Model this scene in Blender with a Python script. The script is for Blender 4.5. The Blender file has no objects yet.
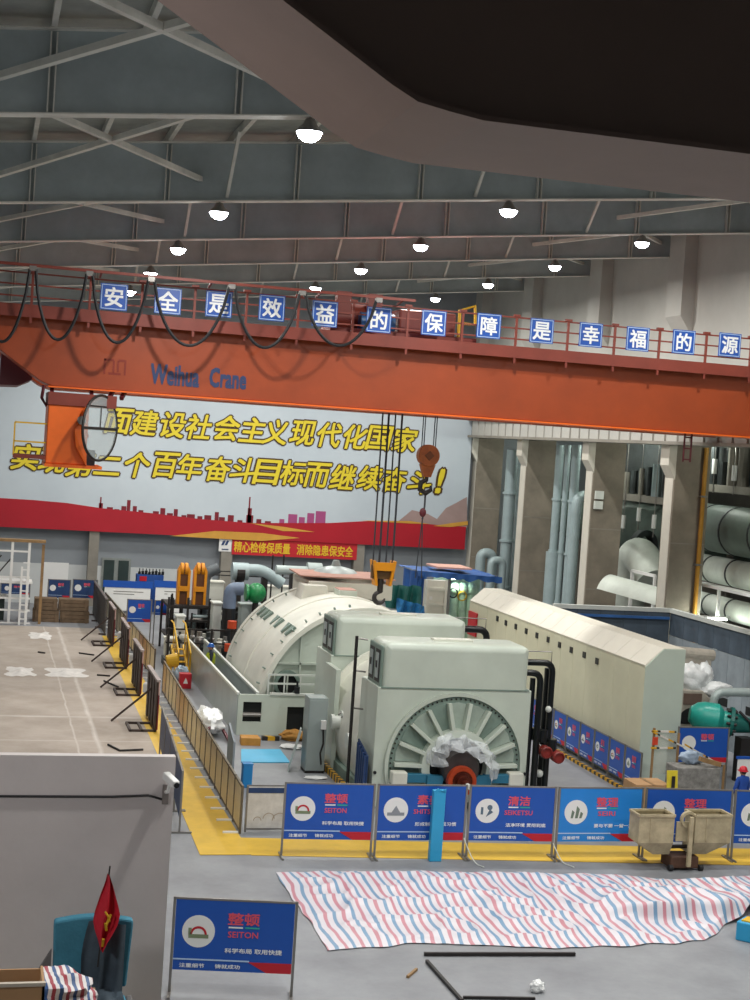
import bpy, bmesh, math, random
from math import sin, cos, pi, radians, atan2, sqrt
from mathutils import Vector, Matrix, noise
random.seed(7)
SC = bpy.context.scene
COL = SC.collection
# ------------------------------------------------------------------ camera
F_PX, CX, CY = 1500.0, 375.0, 500.0
CAM_Z = 10.3
YAW, PITCH, ROLL = radians(14.724), radians(2.061), radians(3.8)
FW = Vector((sin(YAW)*cos(PITCH), cos(YAW)*cos(PITCH), -sin(PITCH)))
_r = Vector((cos(YAW), -sin(YAW), 0)); _u = _r.cross(FW)
RT = _r*cos(ROLL) + _u*sin(ROLL); UP = -_r*sin(ROLL) + _u*cos(ROLL)
CAM = Vector((0, 0, CAM_Z))
cd = bpy.data.cameras.new('camera'); cam = bpy.data.objects.new('camera', cd); COL.objects.link(cam)
cam.matrix_world = Matrix((( RT.x, UP.x, -FW.x, 0), (RT.y, UP.y, -FW.y, 0), (RT.z, UP.z, -FW.z, CAM_Z), (0, 0, 0, 1)))
cd.sensor_width = 36; cd.lens = 36*F_PX/1000; cd.clip_start = 0.1; cd.clip_end = 400
SC.camera = cam
# ------------------------------------------------------------------ world, exposure
w = bpy.data.worlds.new('world'); SC.world = w; w.use_nodes = True
w.node_tree.nodes['Background'].inputs[0].default_value = (0.55, 0.65, 0.8, 1)
w.node_tree.nodes['Background'].inputs[1].default_value = 0.03
SC.view_settings.view_transform = 'Standard'; SC.view_settings.look = 'None'
SC.view_settings.exposure = 0.0; SC.view_settings.gamma = 1; SC.view_settings.use_curve_mapping = False
LAMP_W = 660.0          # every high-bay lamp of the hall
BAY_W = 190.0           # lamps of the side bay behind the piers
# ------------------------------------------------------------------ pixel -> place
def ray(x, y): return FW + RT*((x-CX)/F_PX) - UP*((y-CY)/F_PX)
def FZ(x, y, z=0.0):
    d = ray(x, y); return CAM + d*((z-CAM_Z)/d.z)
def FY(x, y, Y):
    d = ray(x, y); return CAM + d*(Y/d.y)
def FX(x, y, X):
    d = ray(x, y); return CAM + d*(X/d.x)
# ------------------------------------------------------------------ materials
def lin(h):
    h = h.lstrip('#'); c = [int(h[i:i+2], 16)/255 for i in (0, 2, 4)]
    return tuple(((v/12.92) if v <= 0.04045 else ((v+0.055)/1.055)**2.4) for v in c)
MATS = {}
def mat(name, hexa, rough=0.55, metal=0.0, var=0.12, scale=2.0, bump=0.0, emit=None, strength=0, alpha=1.0, hex2=None):
    if name in MATS: return MATS[name]
    m = bpy.data.materials.new(name); m.use_nodes = True; MATS[name] = m
    nt = m.node_tree; b = nt.nodes['Principled BSDF']; L = nt.links
    c = lin(hexa); b.inputs['Base Color'].default_value = (*c, 1)
    b.inputs['Roughness'].default_value = rough; b.inputs['Metallic'].default_value = metal
    if var > 0 or hex2:
        tc = nt.nodes.new('ShaderNodeTexCoord'); n = nt.nodes.new('ShaderNodeTexNoise')
        n.inputs['Scale'].default_value = scale; n.inputs['Detail'].default_value = 5; n.inputs['Roughness'].default_value = 0.65
        L.new(tc.outputs['Object'], n.inputs['Vector'])
        r = nt.nodes.new('ShaderNodeValToRGB'); L.new(n.outputs['Fac'], r.inputs['Fac'])
        d = lin(hex2) if hex2 else tuple(v*(1-var*2.2) for v in c)
        e = c if hex2 else tuple(min(1, v*(1+var*0.8)) for v in c)
        r.color_ramp.elements[0].position = 0.3; r.color_ramp.elements[0].color = (*d, 1)
        r.color_ramp.elements[1].position = 0.68; r.color_ramp.elements[1].color = (*e, 1)
        L.new(r.outputs['Color'], b.inputs['Base Color'])
        if bump > 0:
            n2 = nt.nodes.new('ShaderNodeTexNoise'); n2.inputs['Scale'].default_value = scale*6; n2.inputs['Detail'].default_value = 4
            L.new(tc.outputs['Object'], n2.inputs['Vector'])
            bp = nt.nodes.new('ShaderNodeBump'); bp.inputs['Strength'].default_value = bump; bp.inputs['Distance'].default_value = 0.05
            L.new(n2.outputs['Fac'], bp.inputs['Height']); L.new(bp.outputs['Normal'], b.inputs['Normal'])
    if emit:
        b.inputs['Emission Color'].default_value = (*lin(emit), 1); b.inputs['Emission Strength'].default_value = strength
    if alpha < 1: b.inputs['Alpha'].default_value = alpha
    return m
def stripes_mat(name, cols, period, axis=0, rough=0.5, wob=0.04, slant=0.0):
    """hard stripes along one object axis; cols: [(position, hex)]"""
    m = bpy.data.materials.new(name); m.use_nodes = True; MATS[name] = m
    nt = m.node_tree; L = nt.links; b = nt.nodes['Principled BSDF']; b.inputs['Roughness'].default_value = rough
    tc = nt.nodes.new('ShaderNodeTexCoord'); s = nt.nodes.new('ShaderNodeSeparateXYZ'); L.new(tc.outputs['UV' if axis == 'uv' else 'Object'], s.inputs[0])
    n = nt.nodes.new('ShaderNodeTexNoise'); n.inputs['Scale'].default_value = 1.3; n.inputs['Detail'].default_value = 3; L.new(tc.outputs['Object'], n.inputs['Vector'])
    def M(op, a, bb):
        k = nt.nodes.new('ShaderNodeMath'); k.operation = op
        for i, v in enumerate((a, bb)):
            if isinstance(v, (int, float)): k.inputs[i].default_value = v
            else: L.new(v, k.inputs[i])
        return k.outputs[0]
    a0 = s.outputs[0 if axis == 'uv' else axis]
    t = M('ADD', a0, M('MULTIPLY', n.outputs['Fac'], wob))
    if slant: t = M('ADD', t, M('MULTIPLY', s.outputs[1 if axis in (0, 'uv') else 0], slant))
    fr = M('FRACT', M('DIVIDE', t, period), 0)
    r = nt.nodes.new('ShaderNodeValToRGB'); r.color_ramp.interpolation = 'CONSTANT'; L.new(fr, r.inputs['Fac'])
    while len(r.color_ramp.elements) < len(cols): r.color_ramp.elements.new(0.5)
    for e, (p, h) in zip(r.color_ramp.elements, cols): e.position = p; e.color = (*lin(h), 1)
    L.new(r.outputs['Color'], b.inputs['Base Color'])
    return m
# ------------------------------------------------------------------ mesh builder
class MB:
    def __init__(s): s.v = []; s.f = []; s.uv = None
    def raw(s, vs, fs):
        o = len(s.v); s.v += [Vector(p) for p in vs]; s.f += [tuple(i+o for i in q) for q in fs]; return s
    def box(s, x0, x1, y0, y1, z0, z1):
        return s.raw([(x0,y0,z0),(x1,y0,z0),(x1,y1,z0),(x0,y1,z0),(x0,y0,z1),(x1,y0,z1),(x1,y1,z1),(x0,y1,z1)],
                     [(0,3,2,1),(4,5,6,7),(0,1,5,4),(1,2,6,5),(2,3,7,6),(3,0,4,7)])
    def bar(s, p0, p1, w, h=None, up=(0,0,1)):
        h = h or w; p0 = Vector(p0); p1 = Vector(p1); d = (p1-p0).normalized(); up = Vector(up)
        if abs(d.dot(up)) > 0.98: up = Vector((1,0,0))
        a = d.cross(up).normalized()*(w/2); b = a.cross(d).normalized()*(h/2)
        return s.raw([p0-a-b,p0+a-b,p0+a+b,p0-a+b,p1-a-b,p1+a-b,p1+a+b,p1-a+b],
                     [(0,3,2,1),(4,5,6,7),(0,1,5,4),(1,2,6,5),(2,3,7,6),(3,0,4,7)])
    def cyl(s, p0, p1, r0, r1=None, n=12):
        r1 = r0 if r1 is None else r1
        p0 = Vector(p0); p1 = Vector(p1); d = (p1-p0).normalized()
        a = d.cross(Vector((0,0,1)) if abs(d.z) < 0.9 else Vector((1,0,0))).normalized(); b = d.cross(a)
        vs = []
        for p, r in ((p0, r0), (p1, r1)): vs += [p + a*(r*cos(2*pi*i/n)) + b*(r*sin(2*pi*i/n)) for i in range(n)]
        fs = [(i, (i+1) % n, n+(i+1) % n, n+i) for i in range(n)] + [tuple(range(n-1, -1, -1)), tuple(range(n, 2*n))]
        return s.raw(vs, fs)
    def tube(s, pts, r, n=8, bend=0.0, seg=5):
        P = [Vector(p) for p in pts]
        if bend > 0 and len(P) > 2:
            Q = [P[0]]
            for i in range(1, len(P)-1):
                a = P[i-1]-P[i]; c = P[i+1]-P[i]; k = min(bend, a.length*0.49, c.length*0.49)
                A = P[i]+a.normalized()*k; C = P[i]+c.normalized()*k
                for j in range(seg+1):
                    t = j/seg; Q.append(A*(1-t)**2 + P[i]*2*t*(1-t) + C*t*t)
            Q.append(P[-1]); P = Q
        vs = []; fs = []; a = None
        for i, p in enumerate(P):
            d = (P[min(i+1, len(P)-1)]-P[max(i-1, 0)]).normalized()
            if a is None: a = d.cross(Vector((0,0,1)) if abs(d.z) < 0.9 else Vector((1,0,0))).normalized()
            else: a = (a - d*a.dot(d)).normalized()
            b = d.cross(a); rr = r[i] if isinstance(r, (list, tuple)) else r
            vs += [p + a*(rr*cos(2*pi*k/n)) + b*(rr*sin(2*pi*k/n)) for k in range(n)]
        for i in range(len(P)-1):
            for k in range(n): fs.append((i*n+k, i*n+(k+1) % n, (i+1)*n+(k+1) % n, (i+1)*n+k))
        fs.append(tuple(range(n-1, -1, -1))); fs.append(tuple((len(P)-1)*n+k for k in range(n)))
        return s.raw(vs, fs)
    def prism(s, poly, ext):
        n = len(poly); ext = Vector(ext); vs = [Vector(p) for p in poly]; vs += [p+ext for p in vs]
        return s.raw(vs, [tuple(range(n)), tuple(range(2*n-1, n-1, -1))] + [(i, (i+1) % n, n+(i+1) % n, n+i) for i in range(n)])
    def lathe(s, prof, o, axis, n=32, a0=0.0, a1=2*pi, ref=None):
        """prof [(radius, along)]"""
        o = Vector(o); d = Vector(axis).normalized()
        a = Vector(ref) if ref else d.cross(Vector((0,0,1)) if abs(d.z) < 0.9 else Vector((1,0,0))).normalized(); b = d.cross(a)
        full = abs(a1-a0-2*pi) < 1e-6; m = n if full else n+1; vs = []; k = len(prof)
        for i in range(m):
            t = a0+(a1-a0)*i/n
            for r, h in prof: vs.append(o + d*h + a*(r*cos(t)) + b*(r*sin(t)))
        fs = []
        for i in range(n):
            j = (i+1) % m
            for q in range(k-1): fs.append((i*k+q, j*k+q, j*k+q+1, i*k+q+1))
        return s.raw(vs, fs)
    def ball(s, c, r, sc=(1,1,1), n=12, m=8):
        c = Vector(c); vs = []; fs = []
        for i in range(m+1):
            t = pi*i/m
            for k in range(n): vs.append(c+Vector((r*sc[0]*sin(t)*cos(2*pi*k/n), r*sc[1]*sin(t)*sin(2*pi*k/n), r*sc[2]*cos(t))))
        for i in range(m):
            for k in range(n): fs.append((i*n+k, (i+1)*n+k, (i+1)*n+(k+1) % n, i*n+(k+1) % n))
        return s.raw(vs, fs)
    def sheet(s, fn, nu, nv):
        vs = [fn(i/nu, j/nv) for j in range(nv+1) for i in range(nu+1)]
        return s.raw(vs, [(j*(nu+1)+i, j*(nu+1)+i+1, (j+1)*(nu+1)+i+1, (j+1)*(nu+1)+i) for j in range(nv) for i in range(nu)])
    def mesh(s, name, org=(0,0,0), bevel=0.0, seg=2, smooth=False, weld=False):
        me = bpy.data.meshes.new(name); o = Vector(org)
        me.from_pydata([p-o for p in s.v], [], s.f)
        bm = bmesh.new(); bm.from_mesh(me)
        if weld: bmesh.ops.remove_doubles(bm, verts=bm.verts, dist=1e-4)
        if not weld or smooth: pass
        bmesh.ops.recalc_face_normals(bm, faces=bm.faces)
        if bevel > 0: bmesh.ops.bevel(bm, geom=[e for e in bm.edges if len(e.link_faces) == 2 and e.calc_face_angle(0) > 0.5], offset=bevel, segments=seg, affect='EDGES', profile=0.5)
        bm.to_mesh(me); bm.free()
        if smooth:
            for p in me.polygons: p.use_smooth = True
            me.set_sharp_from_angle(angle=radians(40))
        return me
ORG = {}
def props(o, label=None, cat=None, group=None, kind=None):
    if label: o['label'] = label
    if cat: o['category'] = cat
    if group: o['group'] = group
    if kind: o['kind'] = kind
    return o
def thing(name, loc, label, cat, group=None, rz=0.0, kind=None):
    o = bpy.data.objects.new(name, None); COL.objects.link(o); o.location = loc; o.rotation_euler = (0, 0, rz)
    o.empty_display_size = 0.2; ORG[o.name] = Vector(loc); return props(o, label, cat, group, kind)
def part(parent, name, mb, m, bevel=0.0, seg=2, smooth=False, local=False, label=None, kind=None, weld=False):
    """one mesh under parent; mb is in world metres unless local"""
    org = Vector((0,0,0)) if local else ORG[parent.name]
    o = bpy.data.objects.new(name, mb.mesh(name, org, bevel, seg, smooth, weld)); COL.objects.link(o)
    o.parent = parent; ORG[o.name] = org; o.data.materials.append(m)
    return props(o, label, kind=kind)
def solo(name, mb, m, label, cat, group=None, kind=None, bevel=0.0, seg=2, smooth=False, org=None):
    """a thing that is one mesh, origin at the middle of its base"""
    if org is None:
        xs = [p.x for p in mb.v]; ys = [p.y for p in mb.v]; org = Vector(((min(xs)+max(xs))/2, (min(ys)+max(ys))/2, min(p.z for p in mb.v)))
    o = bpy.data.objects.new(name, mb.mesh(name, org, bevel, seg, smooth)); COL.objects.link(o); o.location = org; ORG[o.name] = Vector(org)
    o.data.materials.append(m); return props(o, label, cat, group, kind)
def share(parent, name, me, loc=(0,0,0), rot=(0,0,0), scale=(1,1,1), label=None):
    """another object on mesh data that is already there"""
    o = bpy.data.objects.new(name, me); COL.objects.link(o); o.parent = parent; o.location = loc; o.rotation_euler = rot; o.scale = scale
    ORG[o.name] = ORG.get(parent.name, Vector()); return props(o, label)
def copy_tree(o, parent=None):
    c = o.copy(); COL.objects.link(c); c.parent = parent
    for ch in list(o.children): copy_tree(ch, c)
    return c
# ------------------------------------------------------------------ lettering
_fc = bpy.data.curves.new('lettering', 'FONT'); _fo = bpy.data.objects.new('lettering', _fc); COL.objects.link(_fo); _TX = {}
def glyphs(body):
    if body not in _TX:
        _fc.body = body; _fc.resolution_u = 2
        dg = bpy.context.evaluated_depsgraph_get(); dg.update()
        me = bpy.data.meshes.new_from_object(_fo.evaluated_get(dg))
        _TX[body] = ([v.co.copy() for v in me.vertices], [tuple(p.vertices) for p in me.polygons]); bpy.data.meshes.remove(me)
    return _TX[body]
def text(mb, body, size, o, ux, uy, bold=0.02, shear=0.0, align='c', width=None, ways=4):
    """flat letters on the plane at o (centre), ux along the line, uy up; bold: stroke growth; width: stretch to it"""
    vs, fs = glyphs(body); ux = Vector(ux); uy = Vector(uy); o = Vector(o)
    x0 = min(v.x for v in vs); x1 = max(v.x for v in vs); y0 = min(v.y for v in vs); y1 = max(v.y for v in vs)
    k = size/(y1-y0); kx = k if width is None else width/(x1-x0)
    cx = {'c': (x0+x1)/2, 'l': x0, 'r': x1}[align]
    nrm = ux.cross(uy)
    for w_ in range(ways if bold > 0 else 1):
        t = 2*pi*(w_+0.5)/ways; sx, sy = (bold*cos(t), bold*sin(t)) if bold > 0 else (0, 0)
        mb.raw([o + nrm*(0.0006*w_) + ux*((v.x+sx-cx)*kx + shear*(v.y+sy-(y0+y1)/2)*k) + uy*((v.y+sy-(y0+y1)/2)*k) for v in vs], fs)
    return mb
# ------------------------------------------------------------------ palette
concrete = mat('concrete', '#8f8a80', 0.85, 0, 0.10, 0.8, 0.15)
pier_mat = mat('pier_concrete', '#887f71', 0.85, 0, 0.13, 0.7, 0.15)
wall_grey = mat('wall_grey', '#8e9499', 0.8, 0, 0.05, 0.4)
wall_white = mat('wall_white', '#b9b7b0', 0.85, 0, 0.05, 0.35, 0.1)
plaster = mat('plaster', '#cfc8c6', 0.85, 0, 0.03, 1.2, 0.05)
roof_steel = mat('roof_steel', '#aab5b7', 0.6, 0, 0.12, 0.5)
roof_pale = mat('roof_pale', '#dedcd3', 0.6, 0, 0.12, 0.8)
roof_sheet = mat('roof_sheet', '#a3a59e', 0.75, 0, 0.15, 0.6)
orange = mat('crane_orange', '#a2441b', 0.42, 0, 0.08, 0.6)
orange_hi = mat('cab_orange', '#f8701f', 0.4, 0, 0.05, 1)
red_brown = mat('crane_red', '#84382a', 0.5, 0, 0.08, 1)
maroon = mat('maroon', '#5c1c26', 0.5, 0, 0.06, 1)
blue = mat('sign_blue', '#1853b0', 0.4, 0, 0.03, 1)
blue_light = mat('sign_blue_light', '#2484d6', 0.4, 0, 0.03, 1)
blue_dark = mat('blue_dark', '#24406e', 0.5, 0, 0.1, 2)
white = mat('white', '#e9e9e6', 0.5, 0, 0.02, 1)
sign_red = mat('sign_red', '#c01c2c', 0.45, 0, 0.02, 1)
pink_red = mat('pink_red', '#e0566a', 0.45, 0, 0.02, 1)
teal_line = mat('teal_line', '#35a89a', 0.5, 0, 0.0)
pale_blue = mat('pale_blue', '#b5cdea', 0.5, 0, 0.0)
steel = mat('steel', '#8f8c88', 0.35, 0.6, 0.06, 3)
steel_dark = mat('steel_dark', '#33302f', 0.5, 0.4, 0.1, 3)
black = mat('black', '#15171a', 0.45, 0, 0.0)
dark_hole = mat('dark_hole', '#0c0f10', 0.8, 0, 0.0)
yellow_hook = mat('yellow_hook', '#dd8f12', 0.4, 0, 0.06, 2)
yellow = mat('yellow', '#dcae22', 0.5, 0, 0.05, 2)
gen_green = mat('machine_pale_green', '#c3ccc0', 0.36, 0, 0.045, 0.7)
gen_white = mat('machine_white', '#dcdcd0', 0.4, 0, 0.06, 0.8)
gen_dark = mat('machine_green_grey', '#7d9086', 0.45, 0, 0.08, 1.2)
cover_cream = mat('cover_cream', '#d2d0b6', 0.5, 0, 0.05, 0.5)
cover_top = mat('cover_top', '#d8d4c6', 0.5, 0, 0.04, 0.6)
cover_end = mat('cover_end', '#c3cfc2', 0.5, 0, 0.03, 0.6)
pipe_grey = mat('pipe_grey', '#aebab8', 0.4, 0.1, 0.06, 1)
pipe_white = mat('pipe_white', '#d9ddd6', 0.4, 0, 0.06, 1)
pipe_blue = mat('pipe_blue', '#6f7f96', 0.45, 0, 0.08, 2)
pipe_black = mat('pipe_black', '#101416', 0.3, 0, 0.0)
hoard_grey = mat('hoarding_grey', '#8d979e', 0.6, 0, 0.14, 0.8)
hoard_cap = mat('hoarding_cap', '#b7bbb6', 0.6, 0, 0.05, 1)
valve_red = mat('valve_red', '#8c2f2a', 0.45, 0, 0.1, 4)
teal = mat('machine_teal', '#2aa596', 0.35, 0, 0.08, 2)
wood = mat('wood', '#9a7a52', 0.7, 0, 0.15, 3)
brown = mat('brown_board', '#75604a', 0.8, 0, 0.18, 2)
carton = mat('carton', '#b08a62', 0.8, 0, 0.06, 2)
hopper_paint = mat('hopper_paint', '#b5a888', 0.6, 0, 0.16, 2.5, 0.1)
sky_blue = mat('sky_blue', '#2f9fd0', 0.45, 0, 0.03, 1)
tarp_blue = mat('tarp_blue', '#24579c', 0.45, 0, 0.15, 2, 0.2)
tarp_green = mat('tarp_green', '#14605a', 0.5, 0, 0.15, 2, 0.2)
felt_pink = mat('felt_pink', '#c59a8c', 0.9, 0, 0.06, 2)
plastic = mat('plastic_sheet', '#d9dee2', 0.15, 0, 0.05, 3, 0.3, alpha=0.55)
plastic_white = mat('plastic_white', '#eef0f0', 0.35, 0, 0.08, 3, 0.4)
glass = mat('glass', '#b9c4c6', 0.08, 0, 0.0, alpha=0.35)
copper_red = mat('copper_red', '#b8431f', 0.35, 0.2, 0.1, 4)
bar_teal = mat('bar_teal', '#2a6f8c', 0.4, 0, 0.05, 2)
fence_tan = mat('fence_tan', '#f2e8cc', 0.6, 0, 0.06, 1.5)
fence_frame = mat('fence_frame', '#6b6252', 0.5, 0.2, 0.1, 3)
hazard = stripes_mat('hazard_stripe', [(0, '#d8a41f'), (0.5, '#2a2622')], 0.36, 1, slant=0.6)
hazard_x = stripes_mat('hazard_stripe_along', [(0, '#d8a41f'), (0.5, '#2a2622')], 0.5, 0, slant=0.6)
gold = mat('gold_letter', '#e2cc2e', 0.5, 0, 0.0)
gold_edge = mat('gold_letter_edge', '#4a3214', 0.6, 0, 0.0)
rope = mat('rope', '#3b3f46', 0.6, 0.3, 0.0)
rubber = mat('rubber', '#1b1b1e', 0.6, 0, 0.0)
skin = mat('skin', '#b58468', 0.6, 0, 0.04, 5)
cloth_blue = mat('cloth_blue', '#1f4aa0', 0.8, 0, 0.08, 6)
chair_teal = mat('chair_teal', '#4488a0', 0.9, 0, 0.08, 5, 0.1)
chair_dark = mat('chair_dark', '#46545f', 0.9, 0, 0.12, 5, 0.1)
flag_red = mat('flag_red', '#c4152c', 0.7, 0, 0.06, 4)
# ================================================================== THE SETTING
YB = 88.0; XR = 29.2
def zb(x): return 16.38 + 0.11*x        # underside of the roof beams
BEAMS = (13.0, 22.0, 31.0, 43.5, 53.0, 62.0, 71.0, 80.0)
# floor: grey painted slab
def floor_mat():
    m = bpy.data.materials.new('floor_paint'); m.use_nodes = True; nt = m.node_tree; L = nt.links; b = nt.nodes['Principled BSDF']
    tc = nt.nodes.new('ShaderNodeTexCoord')
    n = nt.nodes.new('ShaderNodeTexNoise'); n.inputs['Scale'].default_value = 0.45; n.inputs['Detail'].default_value = 7; n.inputs['Roughness'].default_value = 0.7
    L.new(tc.outputs['Object'], n.inputs['Vector'])
    r = nt.nodes.new('ShaderNodeValToRGB'); L.new(n.outputs['Fac'], r.inputs['Fac'])
    r.color_ramp.elements[0].position = 0.3; r.color_ramp.elements[0].color = (*lin('#76787d'), 1)
    r.color_ramp.elements[1].position = 0.7; r.color_ramp.elements[1].color = (*lin('#929599'), 1)
    L.new(r.outputs['Color'], b.inputs['Base Color']); b.inputs['Roughness'].default_value = 0.5
    return m
def slab_mat():
    m = bpy.data.materials.new('floor_bare_concrete'); m.use_nodes = True; nt = m.node_tree; L = nt.links; b = nt.nodes['Principled BSDF']
    tc = nt.nodes.new('ShaderNodeTexCoord')
    n = nt.nodes.new('ShaderNodeTexNoise'); n.inputs['Scale'].default_value = 0.35; n.inputs['Detail'].default_value = 8; n.inputs['Roughness'].default_value = 0.7
    L.new(tc.outputs['Object'], n.inputs['Vector'])
    r = nt.nodes.new('ShaderNodeValToRGB'); L.new(n.outputs['Fac'], r.inputs['Fac'])
    r.color_ramp.elements[0].position = 0.3; r.color_ramp.elements[0].color = (*lin('#94897d'), 1)
    r.color_ramp.elements[1].position = 0.7; r.color_ramp.elements[1].color = (*lin('#b5aaa0'), 1)
    # pale dust along the joints (object origin sits at the middle of the slab)
    sp = nt.nodes.new('ShaderNodeSeparateXYZ'); L.new(tc.outputs['Object'], sp.inputs[0])
    n2 = nt.nodes.new('ShaderNodeTexNoise'); n2.inputs['Scale'].default_value = 0.9; n2.inputs['Detail'].default_value = 5; L.new(tc.outputs['Object'], n2.inputs['Vector'])
    def M(op, a, c=0.0):
        k = nt.nodes.new('ShaderNodeMath'); k.operation = op
        for i, v in enumerate((a, c)):
            if isinstance(v, (int, float)): k.inputs[i].default_value = v
            else: L.new(v, k.inputs[i])
        return k.outputs[0]
    tot = None; wob = M('MULTIPLY', M('SUBTRACT', n2.outputs['Fac'], 0.5), 0.15)
    for ax, pos, wd in ((0, FZ(90,720).x-1.1, 0.11), (0, FZ(70,720).x-1.1, 0.05), (1, FZ(60,717).y-61.85, 0.2), (1, FZ(60,741).y-61.85, 0.08)):
        dlt = M('ABSOLUTE', M('SUBTRACT', M('ADD', sp.outputs[ax], wob), pos))
        g = M('MAXIMUM', M('SUBTRACT', 1.0, M('DIVIDE', dlt, wd)), 0.0)
        tot = g if tot is None else M('MAXIMUM', tot, g)
    mx = nt.nodes.new('ShaderNodeMixRGB'); L.new(M('MULTIPLY', tot, M('MULTIPLY', n2.outputs['Fac'], 0.85)), mx.inputs['Fac']); L.new(r.outputs['Color'], mx.inputs['Color1']); mx.inputs['Color2'].default_value = (*lin('#dad5cf'), 1)
    L.new(mx.outputs['Color'], b.inputs['Base Color']); b.inputs['Roughness'].default_value = 0.9
    return m
m = MB().box(-4, 41, -12, YB, -0.3, 0); solo('floor', m, floor_mat(), 'grey painted floor of the turbine hall', None, kind='structure')
m = MB().prism([(-4,46,0),(5.75,46,0),(5.98,50,0),(6.2,77.7,0),(-4,77.7,0)],(0,0,0.012)); solo('floor_bare', m, slab_mat(), 'dusty bare concrete floor bay beside the yellow line', None, kind='structure')
yel = mat('floor_yellow', '#d9b13a', 0.6, 0, 0.06, 1.5)
m = MB().prism([(5.68,36.2,0.004),(6.95,36.2,0.004),(6.95,75,0.004),(6.2,75,0.004),(5.95,50,0.004)], (0,0,0.012)); solo('trim_1', m, yel, 'yellow floor stripe running back along the tan fence', None, kind='structure')
m = MB().prism([(6.95,36.15,0.004),(26,34.45,0.004),(26,36.05,0.004),(6.95,37.75,0.004)], (0,0,0.012)); solo('trim_2', m, yel, 'yellow floor stripe under the front row of signs', None, kind='structure')
# back wall
wb = solo('wall_back', MB().box(-4, 41, YB, YB+0.4, -0.3, 22), wall_grey, 'grey end wall of the hall', None, kind='structure', org=(15,YB,0))
zt = FY(150, 568, YB).z
part(wb, 'dado', MB().box(-4, 13.5, YB-0.04, YB, 0, zt), mat('dado_grey', '#c9cccb', 0.7, 0, 0.04, 0.5))
for x0, x1 in ((88, 98), (221, 232), (354, 364)):
    a = FY(x0, 560, YB-0.6).x; b = FY(x1, 560, YB-0.6).x
    part(wb, 'column', MB().box(a, b, YB-0.6, YB, 0, 16.2), concrete)
a = FY(102, 560, YB).x; b = FY(131, 560, YB).x; z1 = FY(115, 558, YB).z
d = solo('door_1', MB().box(a, b, YB-0.1, YB-0.02, 0, z1), mat('door_frame', '#8c928e', 0.5), 'glazed steel door in the end wall beyond the fence', None, kind='structure')
for i in range(2):
    xa = a+0.12+i*(b-a)/2; xb = xa+(b-a)/2-0.24
    part(d, 'leaf', MB().box(xa, xb, YB-0.14, YB-0.1, 0.05, z1-0.12), mat('door_glass', '#3c4846', 0.15, 0, 0.1, 1))
# side wall on the far left and the wall behind the camera
solo('wall_left', MB().box(-4.4, -4, -12, YB, -0.3, 22), wall_grey, 'grey side wall beside the camera', None, kind='structure', org=(-4,38,0))
solo('wall_front', MB().box(-4.4, 41, -12.4, -12, -0.3, 22), wall_grey, 'grey wall behind the camera', None, kind='structure', org=(15,-12,0))
# right wall: upper part, piers, runway beam, side bay
wr = solo('wall_right', MB().box(XR+0.1, XR+0.5, -12, YB, 12.5, 22), wall_white, 'pale upper side wall above the crane runway', None, kind='structure', org=(XR,40,0))
PIERS = [87.2, 78.5, 69.0, 60.0, 50.8, 41.5]
for i, y in enumerate(PIERS):
    part(wr, 'pier', MB().box(XR, XR+1.65, y, y+1.0, 0, 12.5), pier_mat)
    part(wr, 'lit_face', MB().box(XR-0.03, XR, y+0.1, y+0.9, 0, 9.8), mat('pier_lit', '#d0cbbe', 0.8, 0, 0.05, 0.8))  # hall side of the pier, lamp light put into its paler colour
    part(wr, 'corbel', MB().prism([(XR,y-0.03,9.7),(XR-0.36,y-0.03,10.3),(XR-0.36,y-0.03,11.2),(XR,y-0.03,11.2)], (0,0.85,0)), MATS['pier_lit'])
    part(wr, 'pilaster', MB().prism([(XR+0.1,y-0.4,15.9),(XR-0.5,y-0.4,16.8),(XR-0.5,y-0.4,zb(XR)+1.6),(XR+0.1,y-0.4,zb(XR)+1.6)], (0,1.5,0)), wall_white)
    for zz in (3.9, 6.9): part(wr, 'joint', MB().box(XR+0.02, XR+1.65, y-0.012, y, zz, zz+0.05), concrete)
m = MB().box(XR-0.75, XR+0.45, -12, 87.15, 12.2, 12.5).box(XR-0.75, XR+0.45, -12, 87.15, 11.2, 11.34); part(wr, 'runway_beam', m, concrete)
me = None; y = 38.0
while y < 86.0:
    if me is None: o = part(wr, 'cladding_panel', MB().box(XR-0.62, XR-0.5, y+0.1, y+1.12, 11.34, 12.2), wall_white); me = o.data; y0 = y
    else: share(wr, 'cladding_panel', me, (0, y-y0, 0))
    y += 1.22
part(wr, 'beam_web', MB().box(XR-0.5, XR+0.3, -12, 87.15, 11.34, 12.2), concrete)
o = part(wr, 'crane_rail', MB().box(XR-0.45, XR-0.33, -12, 87.1, 12.5, 12.62), steel_dark)
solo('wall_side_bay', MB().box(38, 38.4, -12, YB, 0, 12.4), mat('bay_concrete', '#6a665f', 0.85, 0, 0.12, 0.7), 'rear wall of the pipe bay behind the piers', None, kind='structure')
solo('ceiling_side_bay', MB().box(XR+0.5, 38, -12, YB, 12.5, 12.8), concrete, 'slab over the pipe bay behind the piers', None, kind='structure')
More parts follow.
